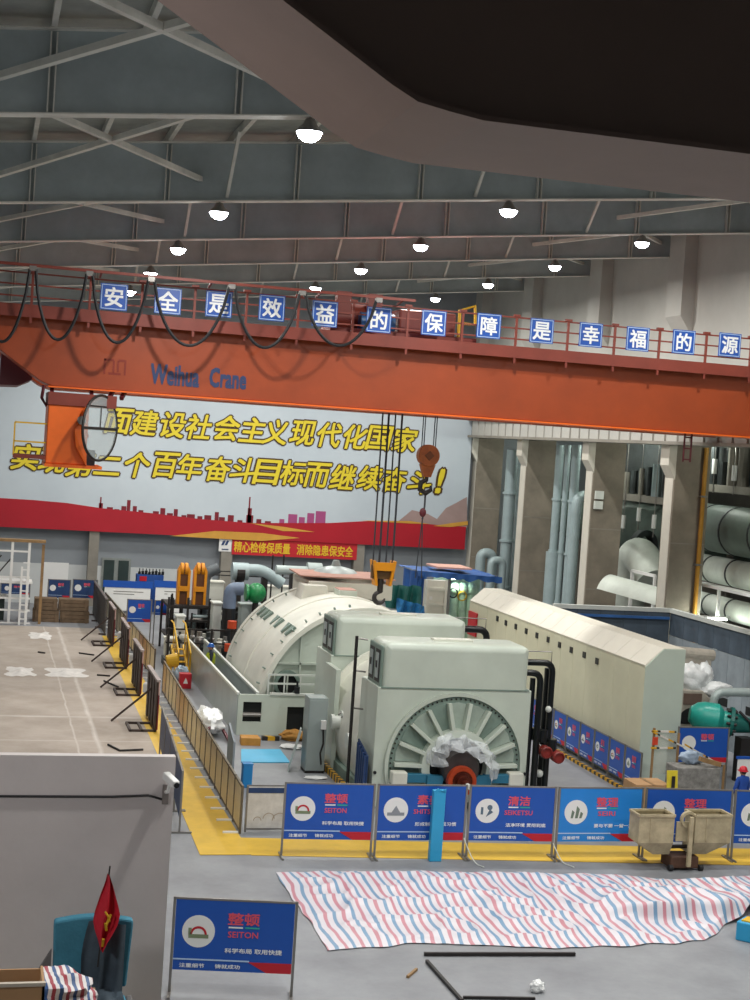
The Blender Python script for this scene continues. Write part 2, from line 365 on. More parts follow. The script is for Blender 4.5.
# roof
def slope(mb, x0, x1, y0, y1, z0, z1):       # a box that follows the roof slope
    return mb.raw([(x0,y0,zb(x0)+z0),(x1,y0,zb(x1)+z0),(x1,y1,zb(x1)+z0),(x0,y1,zb(x0)+z0),(x0,y0,zb(x0)+z1),(x1,y0,zb(x1)+z1),(x1,y1,zb(x1)+z1),(x0,y1,zb(x0)+z1)],
                  [(0,3,2,1),(4,5,6,7),(0,1,5,4),(1,2,6,5),(2,3,7,6),(3,0,4,7)])
ce = solo('ceiling', slope(MB(), -4, XR+0.4, -12, YB, 1.95, 2.05), roof_sheet, 'sheet roof over steel plate beams', None, kind='structure', org=(0,40,16))
o0 = None
st_me = None
for y in BEAMS:
    if o0 is None:
        m = slope(MB(), -4, XR, y-0.012, y+0.012, 0, 1.65)
        o0 = part(ce, 'roof_beam', m, roof_steel); y0 = y
        fl = part(o0, 'flange', slope(slope(MB(), -4, XR, y-0.2, y+0.2, -0.03, 0.0), -4, XR, y-0.2, y+0.2, 1.65, 1.68), roof_pale)
        m = MB(); s0 = 0.9
        m.box(s0-0.06, s0-0.03, y-0.17, y, zb(s0), zb(s0)+1.6).box(s0+0.06, s0+0.09, y-0.17, y, zb(s0), zb(s0)+1.6)
        s1 = part(o0, 'stiffener', m, roof_pale); bm_ = o0
        k = 1
        while 0.9+3.75*k < XR: share(o0, 'stiffener', s1.data, (3.75*k, 0, 0.11*3.75*k)); k += 1
    else:
        b2 = share(ce, 'roof_beam', o0.data, (0, y-y0, 0)); share(b2, 'flange', fl.data)
        k = 0
        while 0.9+3.75*k < XR: share(b2, 'stiffener', s1.data, (3.75*k, 0, 0.11*3.75*k)); k += 1
m = MB().box(-0.06, 0.06, 8, YB, 16.38+1.69, 16.38+1.95)
x = -2.85; p0 = None
while x < XR:
    if p0 is None: p0 = part(ce, 'purlin', MB().box(x-0.06, x+0.06, 8, YB, zb(x)+1.69, zb(x)+1.95), roof_pale); xp = x
    else: share(ce, 'purlin', p0.data, (x-xp, 0, 0.11*(x-xp)))
    x += 1.875
allb = list(BEAMS)+[YB]
for i in range(1, len(allb)-1):
    ya, yb_ = allb[i], allb[i+1]
    for xa, xb in ((-0.4, 5.6), (22.6, 28.6)):
        for p, q in ((xa, xb), (xb, xa)):
            part(ce, 'brace', MB().bar((p, ya+0.1, zb(p)+0.62), (q, yb_-0.1, zb(q)+0.62), 0.14, 0.14), roof_pale)
    for xa in (6.4, 13.9, 21.4):       # short knee braces from purlin to beam flange
        part(ce, 'fly_brace', MB().bar((xa, yb_-0.05, zb(xa)+0.1), (xa, yb_-1.7, zb(xa)+1.7), 0.09, 0.09), roof_pale)
# ------------------------------------------------------------------ high-bay lamps of the hall
lamp_glow = mat('lamp_glow', '#ffffff', 0.5, 0, 0.0, emit='#f4f8ff', strength=30)
ROWS = ((6.2, 'first row'), (15.0, 'middle row'), (23.7, 'far row'))
LB = [31.0, 43.5, 53.0, 62.0, 71.0, 80.0]
ordn = ['nearest', 'second', 'third', 'fourth', 'fifth', 'sixth']
def high_bay(x, y, label, seen=True):
    z = zb(x)-0.345
    t = thing('high_bay_lamp', (x, y-0.05, z), label, 'lamp', 'high bay lamps under the roof beams')
    part(t, 'housing', MB().lathe([(0.02,0.3),(0.1,0.28),(0.16,0.16),(0.27,0.04),(0.3,0.0),(0.27,0.0)], (x,y-0.05,z), (0,0,1), 20), steel, smooth=True)
    part(t, 'bracket', MB().cyl((x,y-0.05,z+0.2), (x,y-0.05,z+0.305), 0.03, n=8), steel_dark)
    part(t, 'lens', MB().lathe([(0.0,-0.2),(0.12,-0.18),(0.22,-0.11),(0.27,0.0)], (x,y-0.05,z), (0,0,1), 20), lamp_glow, smooth=True)
    ld = bpy.data.lights.new('lamp_light', 'AREA'); ld.shape = 'DISK'; ld.size = 0.5; ld.energy = LAMP_W; ld.color = (1, 0.985, 0.94)
    lo = bpy.data.objects.new('lamp_light', ld); COL.objects.link(lo); lo.parent = t; lo.location = (0, 0, -0.23)
for xi, (x, rn) in enumerate(ROWS):
    for yi, y in enumerate(LB):
        high_bay(x, y, f'glowing round high bay lamp, {ordn[yi]} along the {rn} under the roof')
    high_bay(x, 22.0, f'high bay lamp hidden behind the near crane, {rn}')
    high_bay(x, 13.0, f'high bay lamp above the viewpoint, {rn}')
# lamps of the side bay
for i, (y, zz) in enumerate(((64.5, 11.6), (55.5, 11.6), (73.5, 11.6), (82.8, 11.6), (FX(714,619,31.0).y, FX(714,619,31.0).z))):
    xl_ = 31.0 if i == 4 else 32.2
    t = thing('bay_lamp', (xl_, y, zz), ['tube lamp in the pipe bay with the large elbow', 'tube lamp high in the pipe bay near the yellow pipe', 'tube lamp in the pipe bay with grey risers', 'tube lamp in the pipe bay next to the end wall', 'bright work lamp low among the wrapped ducts'][i], 'lamp')
    part(t, 'tube', MB().cyl((xl_-0.6,y,zz), (xl_+0.6,y,zz), 0.05, n=8), mat('tube_glow', '#ffffff', 0.5, 0, 0, emit='#f2ffec', strength=14))
    part(t, 'reflector', MB().box(xl_-0.7, xl_+0.7, y-0.12, y+0.12, zz+0.07, zz+0.12), white)
    part(t, 'hanger', MB().bar((xl_,y,zz+0.1), (xl_,y,12.5), 0.04) if zz > 5 else MB().bar((xl_,y,zz+0.1), (xl_,y,0.0), 0.04), steel)
    ld = bpy.data.lights.new('bay_light', 'POINT'); ld.energy = BAY_W*(1.0 if i == 4 else 1.2); ld.shadow_soft_size = 0.25; ld.color = (0.92, 1, 0.9)
    lo = bpy.data.objects.new('bay_light', ld); COL.objects.link(lo); lo.parent = t; lo.location = (0, 0, -0.2)

# added fill lamp out of view, brightens the partition and near crane underside
t = thing('fill_lamp', (-3.9, 9.4, 9.2), 'unseen fill lamp added on the side wall beside the mezzanine', 'lamp')
part(t, 'base', MB().box(-4.0, -3.9, 9.1, 9.7, 9.0, 9.4), steel); part(t, 'globe', MB().box(-3.9, -3.8, 9.15, 9.65, 9.05, 9.35), MATS['tube_glow'])
ld = bpy.data.lights.new('fill_light', 'POINT'); ld.energy = 330; ld.shadow_soft_size = 0.4; ld.color = (1, 0.96, 0.97)
lo = bpy.data.objects.new('fill_light', ld); COL.objects.link(lo); lo.parent = t; lo.location = (0.5, 0, 0)
# ================================================================== OVERHEAD CRANES
YC = 49.5; ZC = 11.54; ZT = 13.76
X1 = 28.3
def girder_poly(y, xb, sx, sz, top, x1, z0=ZC):
    # outline of a box girder with a sloped left end
    return [(xb+0.15,y,z0),(x1,y,z0),(x1,y,top),(xb-sx,y,top),(xb-sx,y,z0+sz),(xb-0.3,y,z0+sz*0.3/sx*0.82),(xb-0.08,y,z0+0.06)]
crane = thing('overhead_crane', (14, YC+2.8, 0), 'orange overhead travelling crane with blue character plates along its railing', 'crane')
crane.location.z = 0
g1 = part(crane, 'girder', MB().prism(girder_poly(YC, 1.9, 2.4, 1.6, ZT, X1), (0,1.5,0)), orange, bevel=0.02, seg=1)
g2 = part(crane, 'girder', MB().prism(girder_poly(YC+5.2, 2.05, 2.5, 1.6, ZT, X1), (0,1.5,0)), orange, bevel=0.02, seg=1)
part(g1, 'bottom_flange', MB().box(1.9, X1, YC-0.08, YC+1.58, ZC-0.05, ZC), orange_hi)  # girder orange brightened, light from below put into the flange colour
part(g1, 'bounce_plate', MB().box(-0.5, X1, YC+0.3, YC+1.5, ZT, ZT+0.04), mat('deck_grey', '#6f7174', 0.8, 0, 0.1, 2)); part(g2, 'bounce_plate', MB().box(-0.4, X1, YC+5.2, YC+6.7, ZT, ZT+0.04), MATS['deck_grey'])  # unseen plates added on the girder tops to cut red bounce onto the roof
part(g1, 'walkway', MB().box(-0.6, X1, YC-0.55, YC+0.3, ZT, ZT+0.1), MATS['deck_grey'])
part(g1, 'walkway_skirt', MB().box(-0.6, X1, YC-0.57, YC-0.53, ZT-0.12, ZT+0.28), red_brown)
part(crane, 'end_carriage', MB().prism([(0.4,YC+1.7,11.5),(1.0,YC+1.7,11.52),(1.42,YC+1.7,11.73),(1.5,YC+1.7,12.3),(0.4,YC+1.7,12.7)], (0,3.3,0)), maroon)
part(crane, 'end_carriage', MB().box(X1-0.9, X1, YC-1, YC+7.8, 12.62, 13.3), maroon)
# lettering and emblem on the girder
navy = mat('navy_letter', '#2b3c66', 0.5, 0, 0)
def on_girder(px, py): return FY(px, py, YC-0.012)
m = MB(); a = on_girder(151, 374); b = on_girder(199, 377); text(m, 'Weihua', 0.62, (a+b)/2, (1,0,0), (0,0,1), 0.05, width=(b-a).x); part(g1, 'lettering', m, navy, label='navy blue maker name'); m = MB()
a = on_girder(210, 377); b = on_girder(246, 380); text(m, 'Crane', 0.6, (a+b)/2, (1,0,0), (0,0,1), 0.05, width=(b-a).x)
part(g1, 'lettering', m, navy)
c = on_girder(115, 367); m = MB()
for dx, dz, w_, h_ in ((-0.33,0,0.06,0.5),(-0.2,0.22,0.3,0.07),(0,-0.22,0.4,0.07),(-0.04,0,0.06,0.4),(0.1,0.02,0.06,0.36),(0.33,0,0.06,0.5),(0.2,0.22,0.2,0.07)):
    m.box(c.x+dx-w_/2, c.x+dx+w_/2, YC-0.012, YC-0.006, c.z+dz-h_/2, c.z+dz+h_/2)
part(g1, 'emblem', m, mat('emblem_red', '#8a2c14', 0.5, 0, 0))
# railing
YRL = YC-0.5
rail_z = 15.03
for zz in (rail_z, 14.66, 14.29): part(crane, 'rail', MB().bar((-0.6,YRL,zz), (X1,YRL,zz), 0.05), red_brown)
for px in (30, 88, 140, 193, 245, 297, 352, 407, 462, 516, 568, 615, 660, 707, 752):
    x = FY(px, 330, YRL).x
    part(crane, 'post', MB().box(x-0.04, x+0.04, YRL-0.05, YRL+0.02, ZT-0.3, rail_z), red_brown)
    part(crane, 'rail_cap', MB().box(x-0.12, x+0.12, YRL-0.06, YRL+0.06, rail_z+0.02, rail_z+0.1), red_brown)
chars = '安全是效益的保障是幸福的源'
cpx = [(114,297),(168,301),(219,304),(272,308),(325,314),(379,320),(434,323),(489,326),(542,331),(591,335),(638,339),(684,342),(730,345)]
white_l = mat('letter_white', '#f2f4f6', 0.5, 0, 0)
for ch, (px, py) in zip(chars, cpx):
    c = FY(px, py, YRL-0.1)
    p = part(crane, 'character_plate', MB().box(c.x-0.43, c.x+0.43, YRL-0.09, YRL-0.06, c.z-0.42, c.z+0.42), blue)
    m = MB(); text(m, ch, 0.6, (c.x, YRL-0.1, c.z), (1,0,0), (0,0,1), 0.028); part(p, 'lettering', m, white_l)
    m = MB()
    for s in (-1, 1):
        m.box(c.x+s*0.39-0.012, c.x+s*0.39+0.012, YRL-0.098, YRL-0.09, c.z-0.39, c.z+0.39).box(c.x-0.39, c.x+0.39, YRL-0.098, YRL-0.09, c.z+s*0.38-0.012, c.z+s*0.38+0.012)
    part(p, 'border', m, pale_blue)
# festoon cables on a track in front of the girder
YF = 48.2
part(crane, 'cable_track', MB().bar((-0.6,YF,15.2), (13.6,YF,15.2), 0.09), red_brown)
for x in (-0.3, 3.3, 6.8, 10.4, 13.2): part(crane, 'track_arm', MB().bar((x,YF,15.2), (x,YRL,15.1), 0.06), red_brown)
hang = [(-22,345),(32,342),(89,340),(151,343),(232,346),(303,348),(380,346)]
for i in range(len(hang)-1):
    a = FY(hang[i][0]+3, 285, YF).x; b = FY(hang[i+1][0]-3, 285, YF).x
    low = FY((hang[i][0]+hang[i+1][0])/2, hang[i+1][1], YF).z
    pts = [(a+(b-a)*t, YF-0.05, 15.08-(15.08-low)*(1-(2*t-1)**2)**0.72) for t in [k/18 for k in range(19)]]
    part(crane, 'festoon_cable', MB().tube(pts, 0.055, 6), rubber, smooth=True)
    part(crane, 'cable_trolley', MB().box(b-0.02, b+0.2, YF-0.1, YF+0.1, 15.03, 15.18), steel)
# trolley on top
tr = part(crane, 'trolley', MB().box(FY(325,330,50.6).x, FY(470,330,50.6).x, YC+0.3, YC+5.9, 13.9, 14.25), red_brown)
xx = FY(350, 310, 51.1).x; part(tr, 'hoist_drum', MB().cyl((xx-0.9,51.2,14.7), (xx+0.6,51.2,14.7), 0.5, n=20), red_brown, smooth=True)
a = FY(360,325,50.4).x; b = FY(394,325,50.4).x; part(tr, 'motor', MB().cyl((a,50.5,14.55), (b,50.5,14.55), 0.33, n=16), mat('motor_blue', '#2d5f8e', 0.4), smooth=True)
a = FY(398,315,50.6).x; b = FY(455,315,50.6).x; part(tr, 'gear_case', MB().box(a, b, 50.4, 51.8, 14.25, 15.1), red_brown, bevel=0.08)
a = FY(460,310,50.6).x; part(tr, 'guard_frame', MB().tube([(a,50.6,14.25),(a,50.6,15.25),(a+0.55,50.6,15.45),(a+0.6,50.6,14.8),(a+0.1,50.6,14.8)], 0.06, 6), yellow)
for px in (341, 372): a = FY(px,305,51.1).x; part(tr, 'panel_box', MB().box(a-0.25, a+0.25, 50.6, 51.0, 14.8, 15.55), red_brown)
# operator cab under the girder
cl = FY(47, 430, 48.85); cr = FY(88, 430, 48.85); zb0 = FY(75, 465, 48.85).z; zb1 = FY(75, 406, 48.85).z
cab = part(crane, 'cab', MB().box(cl.x, cr.x, 48.85, 50.9, zb0, zb1), orange_hi, bevel=0.03, seg=1, label='bright orange operator cab')
oc = FY(100, 428, 48.55); nrm = Vector((sin(radians(55)), -cos(radians(55)), 0)); tan_ = Vector((cos(radians(55)), sin(radians(55)), 0)); RO = 1.04
part(cab, 'roof', MB().box(cl.x-0.02, oc.x+0.5, 48.8, 50.95, zb1, zb1+0.4), red_brown)
part(cab, 'floor', MB().box(cl.x-0.02, oc.x+0.15, 48.75, 50.9, zb0-0.1, zb0), orange_hi)
part(cab, 'floor_ledge', MB().box(cl.x-1.0, cl.x, 48.85, 49.9, zb0+0.12, zb0+0.24), red_brown)
part(cab, 'side_panel', MB().prism([(cr.x-0.05,48.85,zb0),(oc.x-0.35,48.65,zb0),(oc.x-0.72,48.65,zb0+0.6),(oc.x-0.78,48.65,zb0+1.1),(oc.x-0.5,48.65,zb1),(cr.x-0.05,48.85,zb1)], (0,0.06,0)), orange_hi)
ringpts = [oc + tan_*(RO*cos(t)) + Vector((0,0,RO*sin(t))) for t in [2*pi*k/36 for k in range(37)]]
part(cab, 'window_frame', MB().tube(ringpts, 0.045, 6), steel_dark)
part(cab, 'window_pane', MB().prism([oc + tan_*(RO*cos(2*pi*k/36)) + Vector((0,0,RO*sin(2*pi*k/36))) for k in range(36)], nrm*0.015), glass)
m = MB().bar(oc-tan_*RO+Vector((0,0,-0.02)), oc+tan_*RO+Vector((0,0,-0.02)), 0.05, 0.09).bar(oc-tan_*RO*0.8+Vector((0,0,0.68)), oc+tan_*RO*0.8+Vector((0,0,0.68)), 0.04, 0.05).bar(oc, oc+Vector((0,0,0.7)), 0.05, 0.05)
part(cab, 'glazing_bar', m, steel_dark)
part(cab, 'seat', MB().box(oc.x-0.55, oc.x-0.05, 49.25, 49.75, zb0, zb0+0.5).box(oc.x-0.6, oc.x-0.45, 49.25, 49.75, zb0+0.5, zb0+1.1), mat('seat_grey', '#3b4046', 0.8))
part(cab, 'cushion', MB().ball((oc.x-0.45,49.2,zb0+0.95), 0.16, (1,0.6,0.8)), sign_red)
h0 = FY(78, 421, 48.8); part(cab, 'wall_lamp', MB().cyl((h0.x+0.1,48.85,h0.z), (h0.x+0.1,48.55,h0.z+0.03), 0.1, 0.14, n=12), steel)
for px in (52, 92, 110, 122): a = FY(px, 398, 49.25).x; part(cab, 'hanger', MB().bar((a,49.5,zb1+0.35), (a+(0.15 if px > 100 else 0),49.9,ZC+0.02), 0.12), maroon)
part(cab, 'hook_bracket', MB().tube([(cl.x-0.15,49.5,ZC),(cl.x-0.2,49.5,zb1+0.2),(cl.x-0.05,49.5,zb1-0.05),(cl.x+0.02,49.5,zb1+0.2)], 0.06, 6), maroon)
m = MB()
for zz in (0.35, 0.95): m.bar((cl.x-1.0,48.95,zb0+0.3+zz), (cl.x,48.95,zb0+0.3+zz), 0.05)
m.bar((cl.x-1.0,48.95,zb0+0.2), (cl.x-1.0,48.95,zb0+1.25), 0.05); part(cab, 'landing_rail', m, yellow)
# service cage near the right-hand end
for px in (684, 691): a = FY(px, 447, YC+0.4); part(crane, 'cage_post', MB().bar((a.x,YC+0.4,ZC), (a.x,YC+0.4,FY(688,462,YC+0.4).z), 0.05), maroon)
a0 = FY(684, 447, YC+0.4).x; a1 = FY(691, 447, YC+0.4).x
for zz in (0.05, 0.45, 0.85): part(crane, 'cage_rung', MB().bar((a0,YC+0.4,FY(688,461,YC+0.4).z+zz), (a1,YC+0.4,FY(688,461,YC+0.4).z+zz), 0.05), maroon)
# main hoist: ropes, block, hook
YH = 52.3
xm = FY(388, 490, YH).x; zk = FY(385, 562, YH).z
for i, dx in enumerate((-0.42,-0.34,-0.2,-0.1,0.06,0.14,0.3,0.4)):
    part(crane, 'wire_rope', MB().cyl((xm+dx,YH+(0.12 if i % 2 else -0.12),zk-0.1), (xm+dx,YH+(0.12 if i % 2 else -0.12),13.9), 0.022, n=6), rope)
hb = part(crane, 'hook_block', MB().box(xm-0.42, xm+0.42, YH-0.14, YH+0.14, zk-0.62, zk-0.1), mat('block_dark', '#5c3f14', 0.5), bevel=0.04, label='yellow main hook block')
for s in (-1, 1): part(hb, 'cheek_plate', MB().prism([(xm+s*0.43,YH-0.3,zk+0.05),(xm+s*0.43,YH+0.3,zk+0.05),(xm+s*0.3,YH+0.25,zk-0.85),(xm+s*0.3,YH-0.25,zk-0.85)], (s*-0.09,0,0)), yellow_hook)
part(hb, 'front_plate', MB().prism([(xm-0.4,YH-0.3,zk),(xm+0.42,YH-0.3,zk),(xm+0.38,YH-0.3,zk-0.3),(xm-0.38,YH-0.3,zk-0.3)], (0,0.06,0)), yellow_hook)
part(hb, 'shank', MB().cyl((xm-0.05,YH,zk-1.1), (xm-0.05,YH,zk-0.5), 0.11, n=10), steel_dark)
part(hb, 'hook', MB().tube([(xm-0.05,YH,zk-0.9),(xm-0.05,YH,zk-1.1)]+[(xm-0.05+0.2*sin(-t),YH,zk-1.3+0.2*cos(t)) for t in [0.4+k*0.42 for k in range(11)]], [0.09]*2+[0.08,0.08,0.085,0.09,0.09,0.09,0.085,0.08,0.07,0.05,0.03], 8), steel_dark, smooth=True)
# auxiliary hoist
xa = FY(427, 470, YH).x; za = FY(428, 444, YH).z
for i, dx in enumerate((-0.26,-0.18,0.18,0.26)): part(crane, 'wire_rope', MB().cyl((xa+dx,YH,za-0.2), (xa+dx,YH,13.9), 0.02, n=6), rope)
ab = part(crane, 'hook_block', MB().cyl((xa,YH-0.2,za-0.42), (xa,YH+0.2,za-0.42), 0.4, n=20), mat('rust_orange', '#a85a22', 0.5, 0, 0.15, 4), bevel=0.03, label='rusty orange round auxiliary hook block')
part(ab, 'sheave_cover', MB().prism([(xa-0.18,YH-0.23,za-0.42),(xa,YH-0.23,za-0.24),(xa+0.18,YH-0.23,za-0.42),(xa,YH-0.23,za-0.6)], (0,0.04,0)), mat('rust_dark', '#6e3c18', 0.6))
part(ab, 'neck', MB().prism([(xa-0.28,YH-0.13,za-0.75),(xa+0.28,YH-0.13,za-0.75),(xa+0.13,YH-0.13,za-1.2),(xa-0.13,YH-0.13,za-1.2)], (0,0.26,0)), MATS['rust_orange'])
part(ab, 'hook', MB().tube([(xa,YH,za-1.15),(xa,YH,za-1.3),(xa-0.2,YH,za-1.42),(xa-0.22,YH,za-1.66),(xa,YH,za-1.8),(xa+0.2,YH,za-1.66),(xa+0.18,YH,za-1.5)], [0.08,0.09,0.1,0.1,0.11,0.08,0.04], 8), steel_dark, smooth=True)
part(ab, 'sling', MB().tube([(xa,YH,za-1.75),(xa,YH,za-2.3),(xa-0.05,YH,za-2.75)], 0.035, 6), rope)
part(ab, 'shackle', MB().ball((xa-0.05,YH,za-2.5), 0.13, (1,0.6,1.3)), maroon)
for s in (-1, 1): part(ab, 'sling', MB().cyl((xa-0.05,YH,za-2.7), (xa-0.05+s*0.12,YH,za-4.9), 0.02, n=6), rope)
# near crane, just above the viewpoint
YN = 5.6; WN = 1.0
pb = FY(430, 112, YN); zN = FY(600, 130, YN).z; ps = FY(290, 0, YN); ks = (ps.z-zN)/(pb.x-ps.x)
near_dimmed = mat('near_crane_dimmed', '#8d7468', 0.5, 0, 0.06, 1.0)  # crane orange dulled to brown, low light put into the colour
near = thing('overhead_crane', (14, YN+0.5, 0), 'dark underside of the near overhead crane crossing above the roof lamps', 'crane')
xb = pb.x; poly = [(xb+0.22,YN,zN-0.0),(X1,YN,zN),(X1,YN,zN+2.4),(xb-1.9,YN,zN+2.4),(xb-1.9,YN,zN+1.9*ks),(xb-0.16,YN,zN+0.16*ks),(xb-0.05,YN,zN+0.068*ks),(xb+0.08,YN,zN+0.018)]
gn = part(near, 'girder', MB().prism([(p[0], YN+0.06, p[2]) for p in poly], (0,WN-0.12,0)), near_dimmed, label='near box girder with a sloped end')
low = [poly[1], poly[0], poly[7], poly[6], poly[5], poly[4]]
m = MB().raw([(p[0],YN,p[2]-0.02) for p in low]+[(p[0],YN+WN,p[2]-0.02) for p in low]+[(p[0],YN,p[2]) for p in low]+[(p[0],YN+WN,p[2]) for p in low],
   [(i,i+1,7+i,6+i) for i in range(5)]+[(12+i,13+i,19+i,18+i) for i in range(5)]+[(i,i+1,13+i,12+i) for i in range(5)]+[(6+i,7+i,19+i,18+i) for i in range(5)]+[(0,6,18,12),(5,11,23,17)])
part(gn, 'bottom_flange', m, near_dimmed)
part(near, 'end_carriage', MB().box(xb-2.6, xb-1.7, YN-1.2, YN+6, zN+1.6, zN+2.5), near_dimmed)
part(near, 'end_carriage', MB().box(X1-0.9, X1, YN-1.2, YN+6, 12.62, 13.3), near_dimmed)
# ================================================================== BANNERS ON THE END WALL
YN1 = 87.3
ban = thing('slogan_banner', (15, YN1, 4.2), 'huge pale banner with yellow slogan lettering above a red skyline on the end wall', 'banner')
def BP(x, y, k=0): return FY(x, y, YN1-0.012*k)
xl = -3.5; xr = min(BP(470, 480).x, 28.8); zl = BP(230, 538).z; zh = 14.2
sky_m = mat('banner_sky', '#b9c4cc', 0.6, 0, 0.0, hex2='#ccd6dc', scale=0.12)
part(ban, 'sheet', MB().box(xl, xr, YN1, YN1+0.06, zl, zh), sky_m)
b_red = mat('banner_red', '#b01226', 0.55, 0, 0.06, 0.3)
b_dark = mat('banner_dark_red', '#7e1426', 0.55, 0, 0.05, 0.3)
top = [(-30,500),(0,498),(33,500),(67,503),(100,508),(150,513),(200,519),(250,523),(300,523),(330,523),(368,521),(410,522),(437,525),(470,527)]
pts = [BP(*p, 2) for p in top]; pts[0].x = xl; pts[-1].x = xr
m = MB().prism([(xl,YN1-0.024,zl)]+[tuple(p) for p in pts]+[(xr,YN1-0.024,zl)], (0,0.01,0)); part(ban, 'red_wave', m, b_red)
# skyline
m = MB(); random.seed(3)
def bld(px, w_, y, k=1):
    base = 509+(px-100)*0.09 + 6; a = BP(px-w_/2, y, k); b = BP(px+w_/2, y, k); m.box(a.x, b.x, YN1-0.012, YN1-0.004, BP(px, base, k).z, a.z)
for px, w_, y in ((101,1.5,497),(101,4,503),(110,6,507),(117,5,509),(124,5,506),(129,3.5,500),(135,4,506),(141,5,510),(149,5,513),(156,6,511),(163,5,508),(170,6,513),(176,4,509),(184,5,515),(191,8,514),(200,5,516),(208,7,515),(217,4,512),(222,6,517),(231,6,515),(240,5,520),(250,1.5,497),(250,4,508),(250,7,515),(259,5,519),(268,6,521)): bld(px, w_, y)
part(ban, 'skyline', m, b_dark)
m = MB()
for px, w_, y in ((293,9,514),(302,6,517),(311,7,513),(321,10,511),(282,5,519)): bld(px, w_, y)
part(ban, 'skyline', m, mat('banner_pink', '#a5497c', 0.6, 0, 0.0), label='pink printed tower blocks')
m = MB().prism([tuple(BP(*p, 1)) for p in ((395,524),(412,510),(428,514),(437,519),(446,508),(456,503),(463,499),(467,497),(467,528),(420,530))], (0,0.006,0)); part(ban, 'hill', m, mat('banner_hill', '#a88f8a', 0.6, 0, 0.1, 0.4))
m = MB().prism([tuple(BP(*p, 3)) for p in ((433,526),(452,523),(468,521),(468,525),(450,527))], (0,0.006,0)).prism([tuple(BP(*p, 3)) for p in ((170,536),(215,531),(262,533),(300,538),(262,541),(215,538.5))], (0,0.006,0)).prism([tuple(BP(*p, 3)) for p in ((250,523),(285,527),(315,532),(283,531))], (0,0.006,0)).prism([tuple(BP(*p,3)) for p in ((360,520.5),(410,521),(430,524),(410,523.5))], (0,0.006,0))
part(ban, 'gold_streak', m, mat('banner_gold', '#d8a040', 0.55, 0, 0.1, 0.4))
l1 = [('面',118.5,421)]+[(c_, x_, y_) for c_, x_, y_ in zip('建设社会主义现代化国家', (145,173,199,227,253,276,303,329,355,379,405), (423,425,427,428,430,432,433,435,437,438,440))]
l2 = list(zip('实现第二个百年奋斗目标而继续奋斗', (26,53,80,108,137,165,190,218,243,267,293,317,343,370,394,420), (457,460,464,466,465,465,467,469,470,472,473,475,477,478,480,482)))
for ch, px, py in l1+l2+[('!', 440, 481)]:
    c = BP(px, py); big = 1.42 if ch != '二' else 1.0; k = ch == '!'
    mi = MB(); text(mi, ch, big, (c.x, YN1-0.06, c.z), (1,0,0), (0,0,1), 0.04 if k else 0.025, 0.2, width=None if k else 1.42)
    o = part(ban, 'character', mi, gold)
    mo = MB(); text(mo, ch, big, (c.x, YN1-0.03, c.z), (1,0,0), (0,0,1), 0.1 if k else 0.075, 0.2, width=None if k else 1.42, ways=8)
    part(o, 'outline', mo, gold_edge)
# small red banner
YS = 87.364
a = FY(232, 548, YS); b = FY(357, 551, YS)
rb = thing('red_banner', ((a.x+b.x)/2, YS, FY(300,558,YS).z), 'narrow red banner with small yellow characters hung below the large banner', 'banner')
zt_, zb_ = FY(290, 541, YS).z, FY(290, 557, YS).z
part(rb, 'cloth', MB().box(a.x, b.x, YS, YS+0.03, zb_, zt_), mat('cloth_red', '#c4202a', 0.6, 0, 0.04, 1))
m = MB(); u0 = FY(234, 548, YS); u1 = FY(290, 549, YS); text(m, '精心检修保质量', 0.62, ((u0.x+u1.x)/2, YS-0.02, (zt_+zb_)/2), (1,0,0), (0,0,1), 0.03, width=(u1-u0).x); part(rb, 'lettering', m, mat('banner_yellow', '#e8bc2c', 0.5, 0, 0)); m = MB()
u0 = FY(297, 548, YS); u1 = FY(353, 549, YS); text(m, '消除隐患保安全', 0.62, ((u0.x+u1.x)/2, YS-0.02, (zt_+zb_)/2), (1,0,0), (0,0,1), 0.03, width=(u1-u0).x)
part(rb, 'lettering', m, mat('banner_yellow', '#e8bc2c', 0.5, 0, 0))
a = FY(219, 545, YS); b = FY(231.5, 545, YS)
lg = thing('logo_board', ((a.x+b.x)/2, YS, FY(225,552,YS).z), 'small white board with a dark blue emblem next to the red banner', 'sign')
z0_, z1_ = FY(225, 551.5, YS).z, FY(225, 538, YS).z
part(lg, 'board', MB().box(a.x, b.x, YS, YS+0.03, z0_, z1_), white)
cx_ = (a.x+b.x)/2; m = MB()
for s in (-1, 1): m.prism([(cx_-0.14+s*0.1,YS-0.02,z1_-0.42),(cx_+s*0.1,YS-0.02,z1_-0.42),(cx_+0.12+s*0.1,YS-0.02,z1_-0.14),(cx_-0.02+s*0.1,YS-0.02,z1_-0.14)], (0,0.01,0))
m.box(cx_-0.2, cx_+0.2, YS-0.02, YS-0.01, z0_+0.1, z0_+0.16); part(lg, 'emblem', m, blue_dark)
# ================================================================== TURBINE GENERATOR SET
XC = 13.6
